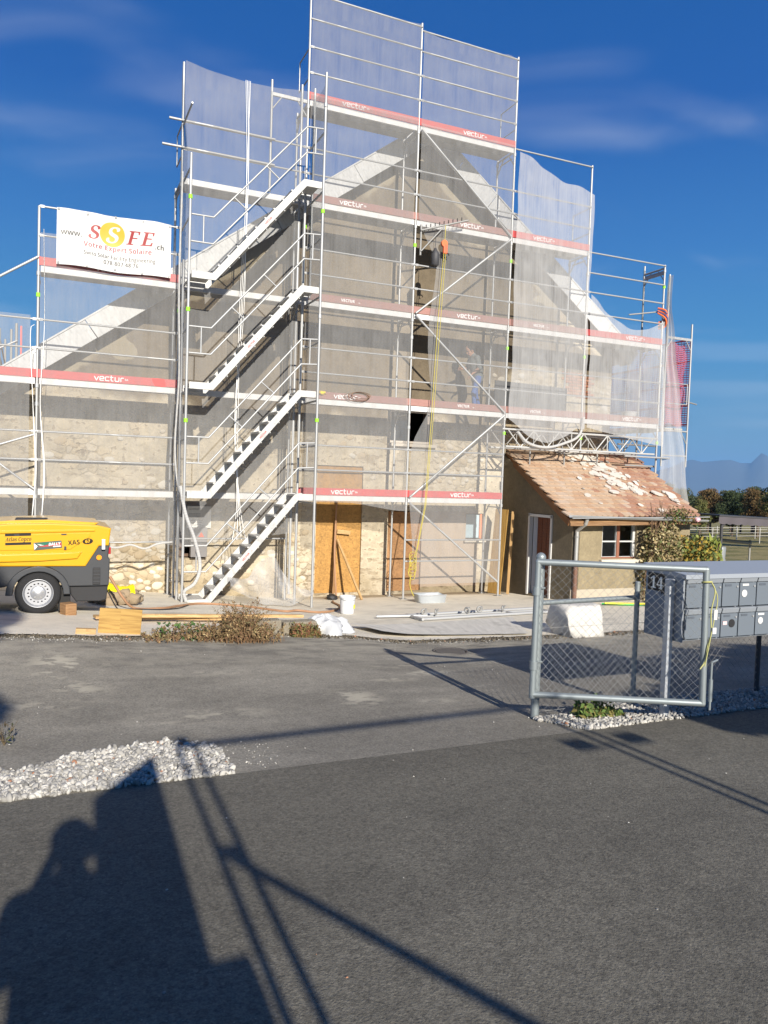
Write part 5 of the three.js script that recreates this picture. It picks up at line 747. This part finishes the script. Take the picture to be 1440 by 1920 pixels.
    const red = sst(.35, .8, u + .25 * (fbm(u * 5, r * .4, 3) - .5) + .25 * sst(6, 0, r) * u), k = rnd() < red ? 2 + Math.floor(rnd() * 4) + (rnd() < .12 ? 2 : 0) : [0, 1, 6, 0, 2][Math.floor(rnd() * 5)];
    if (cnt < 300) { const t = add('roof_tile', tg, hue[Math.min(7, k)], S); t.position.set(0, 0, 0); t.applyMatrix4(new THREE.Matrix4().makeTranslation(-S.base.x, -S.base.y, -S.base.z).multiply(m4)); t.base = null; cnt++; } else spare.push([m4.clone(), k]);
  }
  const im = new THREE.InstancedMesh(tg, M([1, 1, 1], .92, 0, { bumpMap: rep(tGrain, 3), bumpScale: .004 }), spare.length); spare.forEach(([m, k], i) => { im.setMatrixAt(i, new THREE.Matrix4().makeTranslation(-S.base.x, -S.base.y, -S.base.z).multiply(m)); im.setColorAt(i, hue[Math.min(7, k)].color); }); im.name = 'upper_roof_tiles'; im.castShadow = im.receiveShadow = true; im.userData.kind = 'stuff'; S.add(im);
  // fallen flakes of render on the tiles, each a thing of its own
  const fg = [0, 1, 2].map((k) => { const q = RNG(60 + k), pts = Array.from({ length: 7 }, (_, i) => [Math.cos(i * .9) * (.6 + .5 * q()), Math.sin(i * .9) * (.6 + .5 * q())]); const g = shapeG(pts, .16, [], 0); g.rotateX(-Math.PI / 2); return metreUV(g); });
  const fm = [M([.60, .56, .50], .9), M([.50, .46, .40], .9), M([.66, .62, .56], .9)];
  for (let k = 0; k < 170; k++) {
    const cl = k < 146 ? [.56 + .16 * (rnd() + rnd() - 1) + (rnd() - .5) * .05, 0] : k < 158 ? [.92 + .06 * (rnd() - .5), .12 + .2 * rnd()] : [.2 + .6 * rnd(), .05 + .6 * rnd()]; const v = k < 146 ? clamp(.95 - .62 * rnd() * (1) + (cl[0] - .56) * -.9, .3, .97) : cl[1], u = k < 146 ? clamp(cl[0] + (.75 - v) * .22, .3, .95) : cl[0];
    const p = at(u, v), s = (k % 6 === 0 ? .12 : .045) + .075 * rnd(), f = solo('plaster_flake', fg[k % 3], fm[k % 3], 'flake of fallen white plaster lying on the shed roof tiles', 'flake', [p.x, p.y + .035 + .02 * rnd(), p.z], 'plaster flakes on the shed roof'); f.scale.set(s, s * .9, s * .8); f.rotation.set(.44 + (rnd() - .5) * .3, rnd() * 6, (rnd() - .5) * .3, 'XYZ');
  }
}

/* climbing plants at the shed corner */
{
  const cl = thing('climbing_plant', 'browning climbing plant hanging over the right shed corner', 'plant', [5.5, .2, 2.1]); const blob = (cx, cy, cz, rx, ry, rz) => (r) => { const a = V(r() - .5, r() - .5, r() - .5).normalize().multiplyScalar(Math.pow(r(), .4)); return [cx + a.x * rx, cy + a.y * ry, cz + a.z * rz]; };
  const cB = [[.27, .20, .09], [.35, .27, .14], [.18, .15, .06], [.12, .14, .045], [.42, .36, .2]], cY = [[.28, .21, .03], [.12, .15, .03], [.34, .2, .03], [.07, .1, .025], [.2, .22, .05]];
  add('foliage', leafCloud(2600, blob(5.35, 1.25, 2.1, .55, .75, .35), .075, cB, 51), mLeaf, cl); add('foliage', leafCloud(700, blob(5.15, .55, 2.0, .3, .5, .25), .06, cB, 52), mLeaf, cl); add('foliage', leafCloud(350, blob(5.7, 2.05, 2.25, .45, .22, .2), .06, [[.08, .12, .03], [.2, .14, .06]], 53), mLeaf, cl);
  add('stems', merge(Array.from({ length: 16 }, (_, k) => { const q = RNG(k + 4), x = 4.9 + q() * .8; return tubeG([[x, .15, 2.0 + q() * .2], [x + (q() - .5) * .3, .8, 2.1], [x + (q() - .5) * .5, 1.5, 2.15], [x + (q() - .5) * .7, 2.0 + q() * .5, 2.2]], .008, 14, 5); })), M([.16, .1, .06], .9), cl);
  const bu = thing('garden_bush', 'yellow and green autumn bush right of the shed', 'bush', [6.6, .2, 2.0]); add('foliage', leafCloud(2600, blob(6.35, 1.05, 2.0, .62, .6, .5), .08, cY, 54), mLeaf, bu); add('foliage', leafCloud(1200, blob(7.1, .85, 1.5, .6, .45, .5), .08, cY, 55), mLeaf, bu); add('stems', merge(Array.from({ length: 14 }, (_, k) => { const q = RNG(k + 40), x = 6 + q() * 1.1; return tubeG([[x, .1, 1.9], [x + (q() - .5) * .3, .6, 1.9 + q() * .2], [x + (q() - .5) * .7, 1.4, 2 + (q() - .5) * .6]], .009, 12, 5); })), M([.14, .09, .05], .9), bu);
  add('foliage', leafCloud(260, blob(7.75, .95, 1.3, .2, .55, .2), .14, [[.17, .2, .03], [.12, .16, .03]], 56, 2.6, .6), mLeaf, bu);
  const ro = thing('rose_bloom', 'single pink rose bloom at the gutter end', 'flower', [6.15, 1.9, 2.32]); add('bloom', blobG(.06, 8, .3, .9, 2), M([.85, .5, .55], .7), ro, [6.15, 1.97, 2.32]); add('stem', tubeG([[6.1, 1.4, 2.2], [6.18, 1.7, 2.3], [6.15, 1.94, 2.32]], .007, 12, 5), M([.1, .14, .04], .9), ro);
}

/* ------------------------------------------------ yard things at the far right */
{
  const P = thing('awning_shelter', 'dark pergola shelter with scalloped awning edge at the right', 'shelter', [15.5, ground(15.5, -4.5), -4.5]); const m = M([.05, .05, .055], .6), f = M([.09, .08, .09], .8, 0, { side: THREE.DoubleSide });
  for (const [x, z] of [[13.72, -4], [13.72, -7.4], [19.5, -4]]) bar('post', [x, ground(x, z), z], [x, 1.75, z], .05, m, P); add('roof_panel', beamG([13.5, 1.80, -5.7], [20, 1.58, -5.7], 3.6, .05), m, P); bar('brace', [13.72, 1.4, -4], [14.1, 1.66, -4], .025, m, P);
  add('valance', gridG(90, 4, (u, v) => { const x = mix(13.5, 20, u), t = mix(1.79, 1.56, u); return [x, t - (1 - v) * (.24 + .04 * Math.abs(Math.sin(u * 60))), -3.92 + .03 * Math.sin(u * 50) * (1 - v)]; }), f, P);
}
solo('grey_barrel', new THREE.LatheGeometry([[0, 0], [.22, 0], [.23, .1], [.21, .12], [.23, .5], [.21, .52], [.23, .9], [.2, .96], [0, .98]].map((p) => new THREE.Vector2(...p)), 20), M([.4, .42, .43], .4, .5), 'grey metal barrel beside the shelter post', 'barrel', [14.3, ground(14.3, -4.6), -4.6]);
{ const R = thing('hitching_rail', 'grey horizontal hitching rail on two thin posts', 'rail', [15.8, ground(15.8, -6), -6]); bar('rail', [13.6, .95, -6], [17.4, .68, -6], .07, M([.3, .31, .31], .6, .2), R); for (const x of [13.8, 17.38]) bar('post', [x, ground(x, -6) - .1, -6], [x, .8, -6], .035, mSteelOld, R); }
for (let k = 0; k < 2; k++) { const F = thing('paddock_fence', ['white paddock fence across the far meadow', 'second thinner paddock fence in front of the wood'][k], 'fence', [45 + 10 * k, ground(45, -28 - 9 * k), -28 - 9 * k]); const m = M([.42, .41, .38], .8), L = [[24, -26 - 9 * k], [78, -34 - 9 * k]]; const pt = (t) => { const x = mix(L[0][0], L[1][0], t), z = mix(L[0][1], L[1][1], t); return [x, ground(x, z), z]; };
  for (let i = 0; i <= 18; i++) { const p = pt(i / 18); bar('fence_post', p, [p[0], p[1] + 1.25, p[2]], .04, m, F, 6); } for (const h of [.6, 1.1]) { const a = pt(0), b = pt(1); bar('fence_rail', [a[0], a[1] + h, a[2]], [b[0], b[1] + h, b[2]], .022, m, F, 6); } }

/* trees */
function treeProto(seed, h, w, cols, n, size) {
  const r = RNG(seed), cl = []; const blobs = Array.from({ length: 16 }, () => { const a = r() * 6.28, q = Math.sqrt(r()), y = .3 + .62 * r(); const k = Math.sin(Math.PI * clamp((y - .15) / .9)) * .8 + .2; return [Math.cos(a) * q * w * .36 * k, y * h, Math.sin(a) * q * w * .36 * k, w * (.13 + .12 * r())]; });
  const leaf = leafCloud(n, (q) => { const b = blobs[Math.floor(q() * blobs.length)], d = V(q() - .5, q() - .5, q() - .5).normalize().multiplyScalar(b[3] * Math.pow(q(), .3)); return [b[0] + d.x, b[1] + d.y * .85, b[2] + d.z]; }, size, cols, seed + 1);
  const tr = [cylG([0, -.3, 0], [0, h * .55, 0], w * .035, 7, w * .018)]; for (let k = 0; k < 7; k++) { const b = blobs[k], y = h * (.22 + .05 * k); tr.push(cylG([0, y, 0], [b[0] * .8, Math.max(y + .3, b[1]), b[2] * .8], w * .014, 5, w * .005)); }
  return [leaf, merge(tr)];
}
const mTrunk = M([.11, .08, .055], .95), mTreeLeaf = M([1, 1, 1], .85, 0, { vertexColors: true, side: THREE.DoubleSide });
const protos = [treeProto(101, 9, 7, [[.035, .055, .018], [.05, .07, .02], [.025, .04, .014]], 8000, .26), treeProto(102, 8, 7, [[.07, .075, .02], [.10, .09, .022], [.05, .06, .018]], 8000, .26), treeProto(103, 9, 6.5, [[.12, .07, .02], [.08, .06, .02], [.15, .09, .03]], 8000, .26), treeProto(104, 7, 5, [[.11, .12, .03], [.14, .13, .035], [.08, .09, .025]], 7000, .24)];
function tree(name, label, k, x, z, s, group, dy = 0) { const T = thing(name, label, 'tree', [x, ground(x, z) + dy, z], group); const b = T.position.toArray(); for (const [n, g, m] of [['crown', protos[k][0], mTreeLeaf], ['trunk', protos[k][1], mTrunk]]) { const q = add(n, g, m, T, b); q.rotation.y = x * 3.1; q.scale.setScalar(s); } }
{
  const r = RNG(900), kinds = ['dark green tree in the wood edge beyond the meadow', 'olive green tree in the wood edge beyond the meadow', 'russet autumn tree in the wood edge beyond the meadow', 'light yellow green tree in front of the distant wood'];
  for (let row = 0; row < 3; row++) for (let i = 0; i < 15; i++) { const t = (i + .5 + (r() - .5) * .7) / 15, a = mix(.60, 1.02, t), d = 92 + row * 16 + r() * 8, k = r() < .5 ? 0 : r() < .55 ? 1 : 2; tree('forest_tree', kinds[k], k, -7.25 + d * Math.sin(a), 15.4 - d * Math.cos(a), (.50 + .2 * r()) * (1 + row * .12), 'trees of the wood beyond the meadow'); }
  for (const [a, d, s] of [[.705, 78, .62], [.745, 82, .5], [.80, 84, .55], [.885, 70, .7], [.93, 72, .66]]) tree('meadow_tree', kinds[3], 3, -7.25 + d * Math.sin(a), 15.4 - d * Math.cos(a), s, 'light trees before the wood');
  tree('meadow_tree', 'tall yellowing tree at the right picture edge behind the shelter', 1, -7.25 + 60 * Math.sin(.905), 15.4 - 60 * Math.cos(.905), .56);
}
/* mountains far off */
{
  const n = 160, m = 14, D = 9000; const ridge = (a) => { const t = (a - .72) / .2; return D * (.018 + .027 * sst(-.15, .5, t) + .006 * (fbm(a * 60, 3, 4) - .5) * 2 + .015 * Math.exp(-Math.pow((a - .866) / .009, 2)) * (1) + .006 * Math.exp(-Math.pow((a - .78) / .03, 2)) - .012 * sst(.9, 1.3, a) - .02 * sst(.7, .3, a)); };
  const g = gridG(n, m, (u, v) => { const a = mix(-.2, 1.5, u), d = D + 2600 * v, y = -60 + ridge(a) * (v < .5 ? Math.pow(v * 2, .8) : 1 - (v - .5)) * (1 + .1 * (fbm(u * 90, v * 6, 3) - .5)); return [-7 + d * Math.sin(a), y, 15 - d * Math.cos(a)]; });
  solo('mountain_range', g, M([.10, .12, .13], .95), 'hazy blue mountain range on the horizon', 'mountains', null, null, 'structure');
  const g2 = gridG(40, 2, (u, v) => { const a = mix(-.5, 1.8, u), d = mix(700, 9000, v); return [-7 + d * Math.sin(a), -12 - 46 * v, 15 - d * Math.cos(a)]; }); solo('valley_floor', g2, M([.12, .14, .1], .95), 'distant valley floor before the mountains', 'valley', null, null, 'structure');
}

scene.fog = new THREE.FogExp2(new THREE.Color().setRGB(.26, .53, .95), 0.0001);              // clear autumn air with blue distance haze

/* ------------------------------------------------ behind the viewpoint: what throws the foreground shadows */
{
  const z = 17, y = (x) => ground(x, z), F = thing('portal_frame', 'tall tubular portal frame standing behind the viewpoint', 'frame', [-5.1, ground(-5.1, z), z]);
  for (const x of [-6.675, -6.56]) bar('upright', [x, y(x), z], [x, 3.93, z], .021, mGalv, F); for (const x of [-3.635, -3.52]) bar('upright', [x, y(x), z], [x, 3.93, z], .021, mGalv, F); add('cap', new THREE.SphereGeometry(.06, 12, 8), mGalv, F, [-6.62, 3.95, z]);
  bar('head_bar', [-6.62, 3.91, z], [-3.58, 3.95, z], .028, mGalv, F); bar('brace', [-6.62, 3.13, z], [-4.5, 1.2, z], .024, mGalv, F); add('clamp', boxG(.14, .06, .06, .02), mGalv, F, [-6.62, 3.16, z]);
  for (const x of [-3.83, -3.33]) { box('floodlight', [.2, .07, .12], [x, 3.5, z], mBlack, F, .01); } bar('lamp_bracket', [-3.83, 3.46, z], [-3.33, 3.46, z], .008, mGalv, F);
}
{ const z = 16.2, x0 = -7.21, x1 = -6.83, S = thing('gate_pillar', 'upright sign board pillar with sloped top behind the viewpoint', 'pillar', [-7.0, ground(-7, z), z]); const sg = shapeG([[x0, ground(x0, z)], [x1, ground(x1, z)], [x1, 3.48], [x0, 3.2]], .12, [], .01); sg.translate(0, 0, z); add('board', metreUV(sg), M([.35, .33, .3], .9), S); box('letter_box', [.16, .2, .2], [-6.76, 2.33, z + .06], mSteelOld, S, .01); }
function shadeTree(label, x, z, blobs, seed) {
  const T = thing('shade_tree', label, 'tree', [x, ground(x, z), z]); const top = blobs[0][1];
  add('trunk', merge([cylG([x, ground(x, z), z], [x, top, z], .14, 9, .06), ...blobs.map((b) => cylG([x, top * .6, z], [b[0], b[1], b[2]], .05, 6, .02))]), mTrunk, T);
  add('crown', leafCloud(5200, (r) => { const b = blobs[Math.floor(r() * blobs.length)], d = V(r() - .5, r() - .5, r() - .5).normalize().multiplyScalar(b[3] * Math.pow(r(), .35)); return [b[0] + d.x, b[1] + d.y * (b[4] || .6), b[2] + d.z]; }, .2, [[.05, .075, .02], [.08, .09, .025]], seed), mTreeLeaf, T);
}
shadeTree('leafy tree behind the viewpoint on the right', .6, 17.6, [[-2.15, 3.68, 17, .36, .75], [-1.6, 3.72, 17, .42, .7], [-1.05, 4.0, 17.1, .55, .8], [-.4, 4.15, 17.2, .65, .8], [.3, 4.2, 17.3, .75, .8], [1.1, 4.2, 17.3, .8, .8], [1.9, 4.1, 17.3, .8, .8]], 700);
shadeTree('leafy tree behind the viewpoint on the left', -9.4, 21, [[-8.85, 8.1, 21, .6, .9], [-8.95, 7.6, 21, .6, .8], [-9.0, 8.6, 21, .6, .8], [-8.45, 6.3, 21, .36, .35], [-8.8, 6.3, 21, .4, .35]], 701);

renderer.render(scene, camera);
